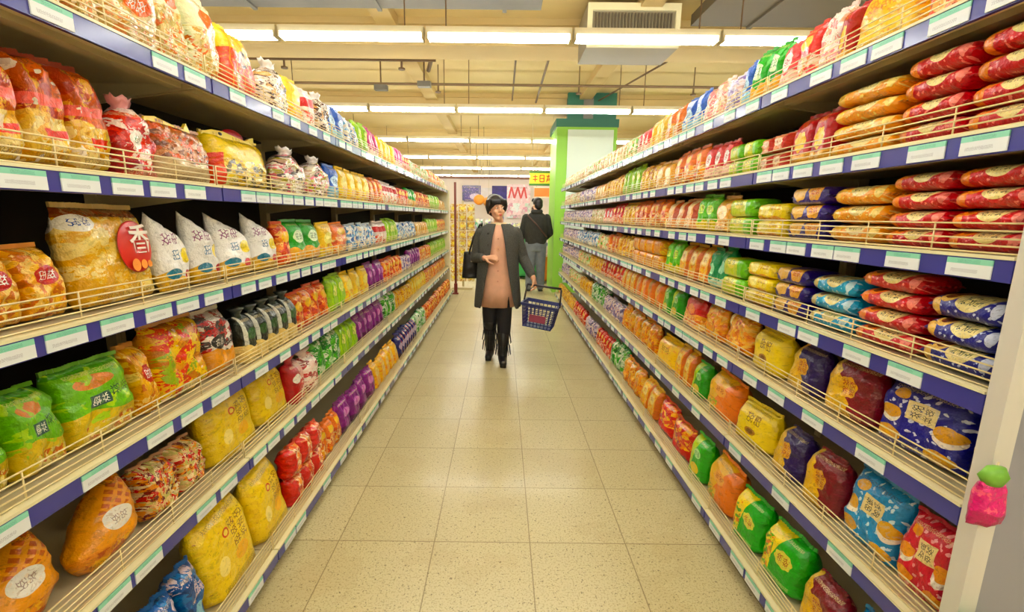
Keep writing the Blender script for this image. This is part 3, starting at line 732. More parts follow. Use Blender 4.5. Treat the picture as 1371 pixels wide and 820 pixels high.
kind('xiang', 'wide', (.24, .1, .29), (240, 208, 124), [('cells', 7, [(238, 204, 120), (230, 180, 84), (246, 222, 150), (224, 170, 70)]), ('rect', 0, 1, .9, 1, (150, 80, 60)), ('ell', .12, .84, .12, .09, W1), ('marks', .05, .2, .8, .89, 2, 1, (60, 90, 160))], 'rice_cracker_bag', 'rice cracker bag', 'big clear cracker bag with red round badge', rough=.16)
kind('whitecandy', 'peak', (.19, .08, .26), (244, 242, 240), [('marks', .12, .6, .56, .74, 2, 1, (130, 40, 110)), ('marks', .3, .8, .36, .52, 2, 1, (60, 110, 150)), ('ell', .72, .42, .16, .1, (246, 220, 50)), ('wave', .2, .05, 8, (226, 180, 80)), ('ell', .3, .2, .2, .07, (30, 120, 150)), ('ell', .7, .16, .12, .07, (200, 40, 50))], 'candy_bag', 'candy bag', 'white peaked sweets bag with purple lettering')
kind('leafgreen', 'wide', (.24, .11, .27), (110, 190, 20), [('wave', .36, .05, 6, (226, 196, 96)), ('ell', .42, .78, .26, .09, (226, 150, 100)), ('rect', .0, 1, .93, 1, (70, 160, 20)), ('blot', 5, .6, (176, 216, 60)), ('rect', .3, .58, .44, .6, (60, 90, 90)), ('marks', .32, .56, .45, .59, 2, 1, W1), ('marks', .58, .92, .5, .66, 2, 1, (40, 70, 60)), ('cells', 13, .2, .9, .04, .22, [(226, 196, 96), (206, 110, 60), (240, 220, 150)])], 'crisp_bag', 'crisp bag', 'glossy green crisp bag with white lettering')
kind('veg', 'wide', (.22, .12, .26), (226, 150, 40), [('cells', 6, [(226, 150, 40), (240, 190, 60), (226, 60, 30), (250, 210, 90), (150, 180, 40), (200, 120, 30)]), ('rect', .3, .7, .02, .12, (240, 220, 160)), ('blot', 6, .66, (250, 220, 180))], 'vegetable_crisp_bag', 'crisp bag', 'clear bag of coloured vegetable crisps', rough=.14)
kind('blacklabel', 'pouch', (.15, .1, .25), (226, 214, 204), [('cells', 9, [(236, 228, 220), (60, 50, 50), (200, 50, 50), (246, 240, 230)]), ('wave', .36, .05, 8, (240, 160, 50)), ('ell', .35, .5, .22, .12, (30, 30, 30)), ('marks', .2, .5, .43, .57, 2, 1, W1)], 'snack_bag', 'snack bag', 'white and black snack bag with orange base')
kind('darkloaf', 'loaf', (.09, .12, .23), (14, 24, 18), [('wave', .36, .04, 8, (232, 206, 140)), ('ell', .5, .62, .3, .12, (50, 90, 50)), ('rect', .1, .22, .4, 1, (206, 206, 196))], 'seaweed_roll_pack', 'snack pack', 'dark green pack with cream base')
kind('cone', 'cone', (.24, .12, .33), (244, 160, 40), [('lattice', 8, .62, (206, 96, 24)), ('wave', .24, .03, 6, (236, 150, 60)), ('cells', 9, .1, .9, .02, .24, [(236, 150, 60), (206, 96, 40), (246, 190, 90)]), ('ell', .55, .5, .19, .14, W1), ('marks', .44, .66, .44, .57, 2, 1, (170, 150, 150))], 'crisp_bag', 'crisp bag', 'orange pointed crisp bag with white oval')
kind('nutspink', 'wide', (.22, .12, .2), (230, 170, 120), [('cells', 10, [(236, 200, 150), (210, 80, 80), (246, 226, 180), (120, 50, 50), (236, 150, 70), (200, 190, 120)])], 'nut_bag', 'nut bag', 'clear bag of pink and cream nuts', rough=.16)
kind('noodle', 'gusset', (.24, .12, .27), (236, 206, 96), [('blot', 12, .58, (228, 190, 70)), ('blot', 34, .66, (190, 140, 50)), ('ell', .42, .7, .07, .06, (206, 60, 40)), ('ell', .42, .7, .045, .038, (240, 216, 120)), ('marks', .5, .85, .4, .8, 2, 3, (130, 80, 20)), ('ell', .62, .3, .14, .1, (240, 180, 60)), ('ell', .25, .35, .10, .12, (246, 226, 150))], 'noodle_bag', 'noodle bag', 'yellow noodle bag with brown lettering')
kind('redloaf', 'loaf', (.1, .12, .24), (190, 28, 36), [('rect', .5, 1, 0, 1, (236, 190, 180)), ('ell', .3, .62, .2, .12, W1), ('cells', 9, .5, 1, 0, .6, [(236, 200, 190), (200, 60, 60), (250, 236, 226)])], 'bread_pack', 'bread pack', 'red and white loaf pack')
kind('pinkwhite', 'loaf', (.1, .12, .22), (240, 206, 196), [('cells', 8, [(244, 220, 210), (210, 100, 100), (150, 60, 60), (250, 240, 230)])], 'bread_pack', 'bread pack', 'pink and white loaf pack')
kind('greenwhite', 'pouch', (.14, .1, .23), (60, 164, 60), [('cells', 6, [(50, 150, 50), (220, 236, 214), (100, 190, 70), (40, 110, 50), (236, 240, 220)])], 'snack_bag', 'snack bag', 'green and white snack bag')
kind('bluedark', 'pouch', (.16, .1, .24), (16, 84, 160), [('cells', 5, [(16, 84, 160), (14, 60, 120), (30, 120, 190), (16, 84, 160), (220, 200, 210)]), ('ell', .5, .3, .3, .16, (150, 200, 220))], 'crisp_bag', 'crisp bag', 'dark blue glossy crisp bag')
kind('redbundle', 'pouch', (.14, .1, .14), (222, 70, 40), [('rect', 0, .36, 0, 1, (210, 30, 24)), ('cells', 8, .36, 1, 0, 1, [(240, 170, 110), (226, 90, 50), (250, 226, 190), (200, 60, 50)])], 'bread_pack', 'bread pack', 'red and cream bundled rolls pack')
kind('navyred', 'loaf', (.1, .12, .26), (30, 30, 110), [('rect', .6, 1, 0, 1, (200, 50, 50)), ('ell', .4, .6, .3, .16, (210, 190, 220)), ('wave', .25, .04, 9, (60, 26, 40))], 'bread_pack', 'bread pack', 'navy and red loaf pack')
kind('tanpink', 'gusset', (.17, .11, .11), (232, 160, 120), [('ell', .5, .5, .3, .25, (250, 220, 190)), ('marks', .3, .7, .4, .62, 2, 1, (190, 50, 40)), ('rect', .8, 1, 0, 1, (206, 60, 50))], 'cracker_bag', 'cracker bag', 'tan and pink cracker bag')
kind('redgold', 'gusset', (.17, .11, .19), (186, 18, 24), [('scal', .5, .42, .26, .22, 7, .16, (246, 206, 100)), ('wave', .16, .03, 9, (240, 190, 110)), ('marks', .3, .7, .72, .86, 3, 1, (246, 170, 90))], 'cracker_bag', 'cracker bag', 'red bag with golden cookie')
kind('bigyellow', 'gusset', (.24, .12, .2), (252, 190, 14), [('wave', .3, .03, 8, (250, 210, 110)), ('blot', 12, .62, (230, 140, 20)), ('marks', .2, .8, .5, .76, 3, 1, (226, 120, 10))], 'biscuit_bag', 'biscuit bag', 'wide golden yellow bag')

FILMS, PROTO = {}, {}
def proto(key, var):
    if (key, var) in PROTO: return PROTO[(key, var)]
    k = K[key]
    if key not in FILMS:
        FILMS[key] = printed(key, k['base'], k['ops'], k['asp'], k['wrap'], k['rough'])
    b = k['base']
    sk = ('seal', b)
    if sk not in FILMS:
        FILMS[sk] = plain('seal_%s' % key, tuple(min(255, int(x*.5 + 118)) if k['shp'] == 'tied' else min(255, int(x*.85 + 36)) for x in b), .3, .3)
    PROTO[(key, var)] = shape(k['shp'], FILMS[key], FILMS[sk], hash_(key) + var*11)
    return PROTO[(key, var)]
def hash_(t): return sum(ord(c)*(i+1) for i, c in enumerate(t)) % 97
# ------------------------------------------------------------------ packs: where they stand
def y_of(px, X, z):
    D = FPX * abs(X) / abs(px - XV)
    return (D - (HC - z) * ST) / CT

SHW = {6: ['top', 'second', 'third', 'fourth', 'fifth', 'bottom'], 7: ['top', 'second', 'third', 'fourth', 'fifth', 'sixth', 'bottom']}
PLACED = {}       # (side, shelf, words) -> items, for naming afterwards
LIM = {-1: [.34, .29, .28, .285, .275, .33], 1: [.30, .235, .205, .226, .205, .29, .31]}
def header_card(parent, w, h, d, colr, bird):
    t = .004
    pts = [(-.5, .0), (.46, .0), (.5, .42), (.42, .36), (.3, .20), (.1, .26), (-.1, .34), (-.3, .30), (-.46, .16)] if bird else [(-.5, .0), (.48, .0), (.36, .10), (.3, .40), (.22, .16), (.0, .20), (-.3, .28), (-.48, .18)]
    f = [(x*w*.96, -t, h*.88 + z*h*.55) for x, z in pts]; b = [(x, t, z) for x, _, z in f]
    n = len(pts)
    m = MB().add(f + b, [tuple(range(n)), tuple(range(2*n-1, n-1, -1))] + [(i, n+i, n+(i+1) % n, (i+1) % n) for i in range(n)])
    hc = m.build('header_card', FILMS.setdefault(('hd', colr), plain('header_card', colr, .35, .2)), parent)
    if bird:
        MB().ball((-.16*w, -t, h*.88 + .22*h*.55), .008, .003, .008, 10, 6).build('eye', FILMS.setdefault('eye', plain('print_black', (24, 22, 22), .4)), hc)
        MB().ball((.16*w, .012, h*.88 + .36*h*.5), .05, .012, .034, 14, 8).build('comb', FILMS.setdefault('comb', plain('print_red', (190, 16, 40), .4)), hc)

def xiang_badge(parent, w, d, h):
    rd = plain('badge_red', (214, 36, 24), .3, .3)
    n = 40; cx, cz, R = .046, .54*h, .062
    def yy(x, z):
        U = 2*x/w; v = z/h
        return -(d/2) * (max(0, 1 - abs(U)**4))**.6 * tz_pouch(v) - .010
    rings = []
    for rr in (0.02, .35, .7, .93, 1.0):
        rings.append([(cx + R*rr*math.cos(2*PI*i/n)*(1 + (.04 if math.sin(2*PI*i/n) < -.6 else 0)), yy(cx, cz) + .004*rr*rr, cz + R*1.06*rr*math.sin(2*PI*i/n)) for i in range(n)])
    bd = MB().loft(rings, True, False).build('round_badge', rd, parent, True)
    s = bd.modifiers.new('s', 'SOLIDIFY'); s.thickness = .0015; s.offset = -1; evaluated(bd)
    ink = plain('badge_white', (252, 240, 232), .5)
    def txt(body, size, x, z, mat, nm):
        c = bpy.data.curves.new('lettering', 'FONT'); c.body = body; c.size = size; c.align_x = 'CENTER'; c.align_y = 'CENTER'; c.extrude = .0006; c.offset = .0012
        o = bpy.data.objects.new(nm, c); COL.objects.link(o)
        dg = bpy.context.evaluated_depsgraph_get()
        me = bpy.data.meshes.new_from_object(o.evaluated_get(dg))
        COL.objects.unlink(o); bpy.data.objects.remove(o)
        me.transform(Matrix.Translation((x, yy(cx, cz) - .0022, z)) @ Matrix.Rotation(PI/2, 4, 'X'))
        me.materials.clear()
        link(nm, me, mat, bd)
    txt('\u9999', .078, cx + .012, cz + .014, ink, 'lettering')
    og = plain('badge_orange', (250, 150, 40), .4)
    m = MB()
    for dx, r in ((-.018, .016), (.012, .012), (.034, .009)):
        m.loft([[(cx + dx + r*q*math.cos(2*PI*i/16), yy(cx, cz) - .0015, cz - .046 + r*q*math.sin(2*PI*i/16)) for i in range(16)] for q in (.05, .5, 1.0)], True, False)
    m.build('wheat_print', og, bd)

def place(s, k, key, yc, w, hh, zbase, lean, layer, nlay, far):
    kd = K[key]
    var = rnd.randrange(2)
    (w0, d0, h0), parts = proto(key, var)
    d = kd['size'][1]
    X = s * (front(s, k) + .037 + d/2 + (.012 if abs(lean) > .01 else 0))
    root = empty(kd['name'], (X, yc, zbase), 'x', kd['cat'])
    yaw = rnd.uniform(-.09, .09) if nlay == 1 and not lean == 0 else rnd.uniform(-.04, .04) if nlay == 1 else rnd.uniform(-.03, .03)
    root.rotation_euler = (-lean, rnd.uniform(-.035, .035) if lean else 0, (-PI/2 if s > 0 else PI/2) + yaw)
    sc = (w/w0, d/d0, hh/h0)
    root.scale = sc
    link(parts[0][0], parts[0][1], None, root)
    if not far:
        for nm, me in parts[1:]: link(nm, me, None, root)
        if kd['kw'].get('header'): header_card(root, w0, h0, d0, kd['kw']['header'], key == 'birdyellow')
        if key == 'xiang': xiang_badge(root, w0, d0, h0)
    root['_far'] = 1 if far else 0
    PLACED.setdefault((s, k, key), []).append((layer, round(yc, 3), root, nlay))
    return root

FARLIM = 4.6
def runs(s, k, spec):
    X0 = front(s, k)
    zt = TOPZ[s][k] + .003
    prev_end = None
    for item in spec:
        key, a, b = item[:3]
        n = item[3] if len(item) > 3 else 0
        lay = item[4] if len(item) > 4 else 1
        hf = item[5] if len(item) > 5 else 1.0
        kd = K[key]; w, d, h = kd['size']
        lim = LIM[s][k] - .01
        hh = min(h*hf, (lim / lay) - .002)
        zm = zt + min(lay*hh, lim)*.45
        ya, yb = y_of(a, X0 + .06, zm), y_of(b, X0 + .06, zm)
        y0, y1 = min(ya, yb), max(ya, yb)
        y0 = max(y0, BAYS[s][0] + .03); y1 = min(y1, BAYS[s][-1] - .02)
        if prev_end is not None and y0 < prev_end: y0 = prev_end
        if y1 - y0 < .03: continue
        if not n: n = max(1, round((y1 - y0)/w))
        step = (y1 - y0)/n
        for i in range(n):
            yc = y0 + step*(i + .5)
            far = yc > FARLIM
            for L in range(lay):
                lean = 0.0
                if lay == 1 and kd['shp'] in ('pouch', 'wide', 'peak', 'cone', 'gusset', 'cookie'): lean = rnd.uniform(.04, .17)
                f = rnd.uniform(.95, 1.0) if lay == 1 else 1.0
                place(s, k, key, yc, step*(.93 if lean else .96), hh*f, zt + .001 + L*(hh + .001) + (d/2*math.sin(lean) + .0035 if lean else 0), lean, L, lay, far)
        prev_end = y1

SHORT = {}
R, Lf = 1, -1
runs(R, 0, [('redorange', 1420, 1228), ('bigyellow', 1228, 1135, 1), ('redgold', 1148, 1120, 1), ('whitepink', 1122, 1090), ('redsm', 1090, 1060), ('pinksm', 1060, 1037), ('greensn', 1037, 1000), ('bluebag', 1000, 988),
            ('whitepurple', 988, 965), ('whitepink', 965, 938), ('bluebag', 938, 910, 2), ('orangesm', 910, 888), ('yellowclear', 888, 866), ('pinksm', 866, 850), ('whitegreen', 850, 834), ('creamsm', 834, 800), ('whitegreen', 800, 786), ('creamsm', 786, 750)])
runs(R, 1, [('rollred', 1460, 1208, 0, 4, .88), ('rollorange', 1208, 1114, 0, 4, .8), ('redgold', 1112, 1056, 2, 1, .95), ('tanpink', 1055, 1020, 2, 2, .62), ('greenblock', 1018, 979, 0, 2, .75), ('pinksm', 977, 940), ('orangesm', 940, 900), ('tanbox', 898, 877), ('amber', 877, 855),
            ('lime', 855, 832), ('amber', 832, 808), ('tanbox', 808, 795), ('whitepurple', 795, 775), ('creamsm', 775, 750)])
runs(R, 2, [('rollred', 1440, 1192, 0, 4, .92), ('rollorange', 1190, 1114, 0, 3, .9), ('navygold', 1112, 1060, 0, 3, .78), ('yellowblock', 1058, 1016, 0, 2, .85), ('greenblock', 1014, 979, 0, 2, .85), ('tanbox', 977, 955), ('greentall', 955, 930), ('creamorange', 928, 892), ('orangesm', 890, 848),
            ('amber', 848, 832), ('redsm', 832, 818), ('pinksm', 818, 806), ('creamsm', 806, 790), ('whitepurple', 790, 750)])
runs(R, 3, [('rollnavy', 1440, 1240, 0, 3, .95), ('rollred', 1238, 1152, 0, 4, .9), ('rollblue', 1148, 1088, 0, 3, .9), ('navygold', 1086, 1041, 0, 3, .76), ('yellowblock', 1040, 1003, 0, 3, .76), ('greenblock', 1002, 971, 0, 2, .95), ('greenteal', 970, 948), ('yelloworange', 948, 908), ('greentall', 908, 889), ('orangeblock', 888, 850, 0, 2),
            ('amber', 850, 826), ('orangesm', 826, 812), ('whitegreen', 812, 798), ('whiteblue', 798, 772), ('whitepurple', 772, 750)])
runs(R, 4, [('navydot', 1288, 1172, 1, 1, .82), ('maroon', 1170, 1100, 1, 1, .78), ('cnavy', 1098, 1052, 1, 1, .75), ('yellowbag', 1051, 1003, 1, 1, .78), ('orangeclear', 1002, 940, 2), ('redpack', 940, 912, 1), ('greenbag', 911, 887), ('orangebag', 886, 850), ('yelloworange', 850, 832), ('redsm', 832, 804), ('amber', 804, 788), ('whitegreen', 788, 774), ('whitepurple', 774, 748)])
runs(R, 5, [('reddot', 1272, 1203, 1, 1, .86), ('bluedot', 1202, 1125, 1, 1, .84), ('maroon', 1124, 1074, 1, 1, .8), ('cnavy', 1073, 1033, 1, 1, .77), ('yellowbag', 1031, 985, 1, 1, .78), ('orangebag', 984, 944, 1, 1, .9), ('greenbag', 943, 927, 1, 1, .8), ('yelloworange', 926, 905), ('yellowtall', 904, 878, 1), ('orangeclear', 877, 832), ('whitepurple', 832, 808), ('greenwhite', 808, 792), ('amber', 792, 776), ('whitegreen', 776, 762), ('whitepurple', 762, 748)])
runs(R, 6, [('reddot', 1260, 1190, 1, 1, .86), ('bluedot', 1188, 1126, 1, 1, .84), ('maroon', 1125, 1070, 1, 1, .85), ('greenyellow', 1068, 1019, 1), ('greenyellow', 1018, 982, 1), ('orangebag', 981, 946, 1), ('greenbag', 945, 925, 1), ('crackred', 924, 880, 2), ('yelloworange', 879, 858), ('orangeclear', 857, 834), ('greenwhite', 833, 818), ('redsm', 817, 798), ('whitepurple', 797, 784), ('redsm', 783, 768), ('amber', 768, 745)])
runs(Lf, 0, [('puffs', -60, 120, 3), ('puffs', 120, 212, 1), ('puffwhite', 212, 294, 2), ('yellowred', 297, 345, 1), ('choc', 346, 384, 1), ('yellowclear', 385, 404, 1), ('whitered', 405, 420), ('choc', 420, 437, 1), ('bluebag', 437, 460, 2), ('whiteblue', 460, 479), ('lime', 479, 490), ('magenta', 490, 506), ('yellowclear', 506, 527), ('magenta', 527, 537), ('redsm', 537, 547), ('whitegreen', 547, 572), ('orangesm', 572, 588), ('creamsm', 588, 604)])
runs(Lf, 1, [('meat', -40, 150, 3), ('redclear', 150, 206, 1), ('nutsyellow', 206, 288, 1, 1, .84), ('birdyellow', 289, 366, 1, 1, .84), ('assorted', 368, 440, 2), ('bluebag', 440, 453), ('yellowclear', 453, 494, 4), ('orangesm', 494, 511), ('whitered', 511, 530), ('redsm', 530, 545), ('greensn', 545, 555), ('redorange', 555, 574), ('lime', 574, 586), ('tanbox', 586, 604)])
runs(Lf, 2, [('crispclear', -40, 94, 2, 1, .8), ('xiang', 98, 214, 1), ('whitecandy', 215, 300, 2), ('whitecandy', 300, 376, 2), ('redorange', 377, 391, 1), ('greensn', 392, 430, 2), ('yellowclear', 430, 447, 1), ('orangesm', 447, 468, 1), ('whiteblue', 468, 503), ('whitered', 503, 517), ('lime', 517, 532), ('whiteblue', 532, 556), ('tanbox', 556, 572), ('lime', 572, 584), ('orangesm', 584, 604)])
runs(Lf, 3, [('leafgreen', -60, 96, 2, 1, .76), ('leafgreen', 97, 190, 1, 1, .8), ('crispclear', 191, 214, 1), ('veg', 216, 284, 1), ('blacklabel', 285, 322, 1), ('darkloaf', 323, 394, 5), ('redorange', 395, 441, 4), ('lime', 443, 464, 2), ('yellowclear', 464, 494, 3), ('purple', 494, 514), ('redorange', 514, 538), ('whitepurple', 538, 549), ('purple', 549, 561), ('orangesm', 561, 576), ('lime', 576, 604)])
runs(Lf, 4, [('cone', -20, 106, 1, 1, .66), ('cone', 114, 204, 1, 1, .66), ('nutspink', 208, 284, 2, 1, .85), ('noodle', 286, 349, 1), ('noodle', 349, 389, 1), ('redloaf', 389, 406, 1), ('pinkwhite', 406, 425, 1), ('greenwhite', 426, 457), ('lime', 457, 480), ('purple', 480, 515), ('greenwhite', 515, 530), ('amber', 530, 552), ('yellowclear', 552, 570), ('orangesm', 570, 604)])
runs(Lf, 5, [('bluedark', 60, 286, 5), ('noodle', 288, 350, 1, 1, 1.15), ('noodle', 351, 390, 1, 1, 1.12), ('redbundle', 391, 432, 3, 2), ('orangesm', 432, 460), ('purple', 460, 504, 4), ('yelloworange', 504, 534), ('navyred', 534, 556), ('greenwhite', 556, 570), ('redorange', 570, 604)])

for (s, k, key), lst in PLACED.items():
    n = len(LIP[s]); side = 'snack-bag side' if s < 0 else 'biscuit side'
    words = K[key]['words']
    lst.sort(key=lambda q: (q[1], q[0]))
    ys = sorted(set(q[1] for q in lst))
    for lay, y, root, nl in lst:
        i = ys.index(y)
        t = words
        pos = '' if len(ys) == 1 else (', %s from near end' % ordn(i))
        layw = ''
        if nl > 1: layw = {0: 'bottom', nl - 1: 'top'}.get(lay, {1: 'second', 2: 'third', 3: 'fourth'}.get(lay)) + ' of stack'
        lab = words + pos + (', ' + layw if layw else '') + ', %s %s shelf' % (side.replace(' side', '-side'), SHW[n][k])
        root['label'] = lab
        root['group'] = '%ss on the %s %s shelf' % (K[key]['cat'], side, SHW[n][k])
        del root['_far']
# ------------------------------------------------------------------ people
M_SKIN = plain('skin', (226, 170, 136), .5, nscale=6, namp=.03)
M_HAIR = plain('black_hair', (26, 20, 22), .35, nscale=40, namp=.3, bump=.3)
M_COAT = plain('charcoal_knit', (74, 74, 70), .9, nscale=120, namp=.35, bump=.6)
M_DRESS = plain('peach_cloth', (232, 178, 152), .8, nscale=14, namp=.07, bump=.3)
M_BLACK = plain('black_leather', (22, 20, 22), .4, .1, nscale=20, namp=.2)
M_TIGHTS = plain('black_tights', (26, 24, 28), .8)

def head_mb(m, c, k=1.0, yaw=0.0, tilt=0.0):
    """head with features as welded lumps; faces local -y before yaw"""
    q = MB()
    q.ball((0, .012, .035), .072, .088, .088, 20, 14)      # skull
    q.ball((0, -.022, -.03), .058, .062, .075, 18, 12)     # face
    q.ball((0, -.052, -.088), .026, .026, .022, 12, 8)     # chin
    for s in (-1, 1):
        q.ball((s*.036, -.058, -.028), .022, .020, .024, 12, 8)   # cheeks
        q.ball((s*.070, .012, -.012), .009, .018, .030, 10, 8)     # ears
        q.ball((s*.028, -.074, .018), .022, .010, .008, 10, 6)     # brows
    q.chain([(0, -.078, .012), (0, -.094, -.022)], [.008, .013], 10)   # nose
    q.ball((0, -.086, -.026), .017, .011, .009, 10, 6)
    q.ball((0, -.080, -.058), .021, .010, .007, 10, 6)     # lips
    q.ball((0, -.078, -.067), .017, .010, .007, 10, 6)
    M = Matrix.Translation(c) @ Matrix.Rotation(yaw, 4, 'Z') @ Matrix.Rotation(tilt, 4, 'X') @ Matrix.Scale(k, 4)
    m.add([M @ Vector(v) for v in q.v], q.f)
    return M

def hand_mb(m, wrist, direction, palm_n, side, curl=.5, k=1.0, spread=.0):
    """palm, four bent fingers and a thumb; direction = wrist to knuckles, palm_n = where the palm looks"""
    w = Vector(wrist); d = Vector(direction).normalized(); n = Vector(palm_n); n = (n - d*n.dot(d)).normalized(); x = d.cross(n) * side
    pl = .085*k
    m.chain([w, w + d*pl*.5, w + d*pl], [.021*k, .024*k, .022*k], 10)
    for e in (-.024, -.008, .008, .024): m.chain([w + d*.02*k + x*e*.6*k, w + d*pl + x*e*k], [.014*k, .0115*k], 8)
    for i, (e, L) in enumerate(((.029, .062), (.010, .072), (-.010, .067), (-.029, .052))):
        p = w + d*pl + x*e*k; a = curl*.6; pts = [p]
        dd = d
        for seg in (.45, .32, .26):
            dd = (dd*math.cos(a) + n*math.sin(a)).normalized()
            dn = n*math.cos(a) - d*math.sin(a)
            p = p + dd*L*seg*k; pts.append(p); a = curl*.9
            n2 = (n - dd*n.dot(dd))
            n_ = n2.normalized() if n2.length > .05 else -d
            a_ = curl
            dd = (dd*math.cos(a_) + n_*math.sin(a_)).normalized(); a = 0
        m.chain(pts, [.0095*k, .0088*k, .0080*k, .0070*k], 8)
    b = w + d*.022*k + x*.024*k
    t1 = b + (d*.6 + x*.75 + n*.25).normalized()*.036*k; t2 = t1 + (d*.9 + x*.2 + n*(.2 + .4*curl)).normalized()*.030*k; t3 = t2 + (d*.8 - x*.15 + n*(.3 + .5*curl)).normalized()*.022*k
    m.chain([b, t1, t2, t3], [.0135*k, .0115*k, .0098*k, .0082*k], 8)

def ring(c, rx, ry, n=36, a0=0, a1=2*PI, fold=0, amp=0.0, yaw=0.0):
    out = []
    for i in range(n):
        a = a0 + (a1 - a0)*i/(n - (0 if abs(a1 - a0 - 2*PI) < 1e-6 else 1))
        f = 1 + amp*math.sin(a*fold)
        x, y = rx*f*math.cos(a), ry*f*math.sin(a)
        out.append((c[0] + x*math.cos(yaw) - y*math.sin(yaw), c[1] + x*math.sin(yaw) + y*math.cos(yaw), c[2]))
    return out

# --- the woman: walks towards the camera, weight on the forward (her left) foot
WX, WY = -.035, 4.62
wom = empty('person', (WX, WY, 0), 'person in charcoal coat and peach dress walking up aisle carrying blue basket', 'person')
b = MB()
hip = Vector((0, 0, .86)); chest = Vector((0, .0, 1.22))
b.chain([(0, .0, .84), (0, .005, .98), (0, 0, 1.14), (0, .005, 1.27)], [.125, .112, .12, .105], 16)
for s in (-1, 1): b.chain([(s*.06, .0, 1.28), (s*.15, .01, 1.285)], [.07, .05], 12)
b.chain([(0, .01, 1.30), (0, -.002, 1.42)], [.055, .047], 12)
HM = head_mb(b, (-.02, -.02, 1.515), 1.02, math.radians(24), math.radians(-6))
# legs (viewer left = her right leg, trailing)
b.chain([(-.075, .0, .84), (-.078, -.03, .47), (-.078, .07, .11)], [.085, .055, .036], 12)
b.chain([(-.078, .07, .11), (-.085, .05, .045), (-.09, -.06, .035)], [.036, .034, .028], 10)
b.chain([(.07, .0, .84), (.065, -.07, .46), (.055, -.14, .10)], [.085, .055, .036], 12)
b.chain([(.055, -.14, .10), (.055, -.16, .045), (.06, -.27, .035)], [.036, .034, .028], 10)
# arms: her right (viewer left) bent across the waist, her left hanging with the basket
RS, RE, RW = Vector((-.165, .0, 1.285)), Vector((-.225, .05, 1.04)), Vector((-.125, -.15, 1.055))
LS, LE, LW = Vector((.165, .0, 1.285)), Vector((.245, .02, 1.05)), Vector((.345, -.13, .865))
b.chain([RS, RE, RW], [.048, .038, .026], 12)
b.chain([LS, LE, LW], [.048, .038, .026], 12)
hand_mb(b, RW, (.85, -.35, .12), (.0, .6, -.8), -1, .75)
hand_mb(b, LW, (.25, -.12, -1), (-.9, .0, -.2), -1, 1.15)
body = remesh(b.build('body', M_SKIN, wom), .0062, 3)
# face details
def onhead(name, mat, pts):
    q = MB()
    for c, r in pts: q.ball(c, *r, 12, 8)
    me = q.mesh(name, (mat,), True); me.transform(HM); return link(name, me, None, wom)
onhead('eyes', plain('eye_white', (240, 236, 230), .2), [((s*.029, -.0785, .004), (.011, .005, .0058)) for s in (-1, 1)])
onhead('irises', plain('iris', (34, 22, 18), .2), [((s*.029 + .003, -.083, .004), (.0052, .002, .0052)) for s in (-1, 1)])
onhead('eyebrows', M_HAIR, [((s*.029, -.0835, .024), (.019, .004, .0032)) for s in (-1, 1)])
onhead('lips', plain('lip', (196, 76, 70), .35), [((0, -.0895, -.057), (.018, .004, .0045)), ((0, -.0875, -.0655), (.015, .004, .0045))])
# short black hair with a full fringe
q = MB()
q.ball((0, .022, .055), .088, .098, .090, 22, 14)
q.ball((0, .05, .02), .082, .07, .085, 18, 12)
q.ball((0, .06, .10), .07, .06, .055, 18, 12)
for i in range(11):
    x = -.066 + .0132*i
    q.chain([(x*.9, -.045, .105 - abs(x)*.4), (x*1.05, -.083 + abs(x)*.35, .075), (x*1.08, -.089 + abs(x)*.45, .044)], [.018, .013, .006], 8)
for s in (-1, 1):
    for j in range(3): q.chain([(s*.078, -.03 + .025*j, .08), (s*.086, -.03 + .03*j, .03), (s*.078, -.03 + .03*j, -.018 - .01*j)], [.02, .017, .007], 8)
me = q.mesh('hair', (M_HAIR,)); me.transform(HM)
remesh(link('hair', me, None, wom), .006, 2)
# dress
d = MB()
d.loft([ring((0, .0, 1.37), .085, .070, 36), ring((0, 0, 1.33), .13, .095, 36), ring((0, 0, 1.24), .148, .112, 36), ring((0, 0, 1.1), .138, .118, 36), ring((0, -.0, .95), .150, .122, 36, fold=7, amp=.02),
        ring((0, -.005, .75), .165, .138, 36, fold=9, amp=.03), ring((0, -.005, .565), .176, .148, 36, fold=9, amp=.05), ring((0, -.005, .575), .165, .138, 36, fold=9, amp=.05), ring((0, -.01, .8), .14, .12, 36)], True, False)
dr = d.build('dress', M_DRESS, wom, True)
MB().loft([ring((0, .0, 1.365), .086, .072, 36), ring((0, 0, 1.392), .075, .064, 36), ring((0, 0, 1.392), .067, .056, 36), ring((0, 0, 1.36), .076, .062, 36)], True, False).build('collar', plain('cream_collar', (240, 214, 170), .7), dr, True)
m = MB()
for z in (1.24, 1.14, 1.03, .93, .83): m.ball((.0, -.117 - (1.24 - z)*.05, z), .008, .004, .008, 10, 6)
m.build('buttons', plain('button', (206, 140, 120), .4), dr)
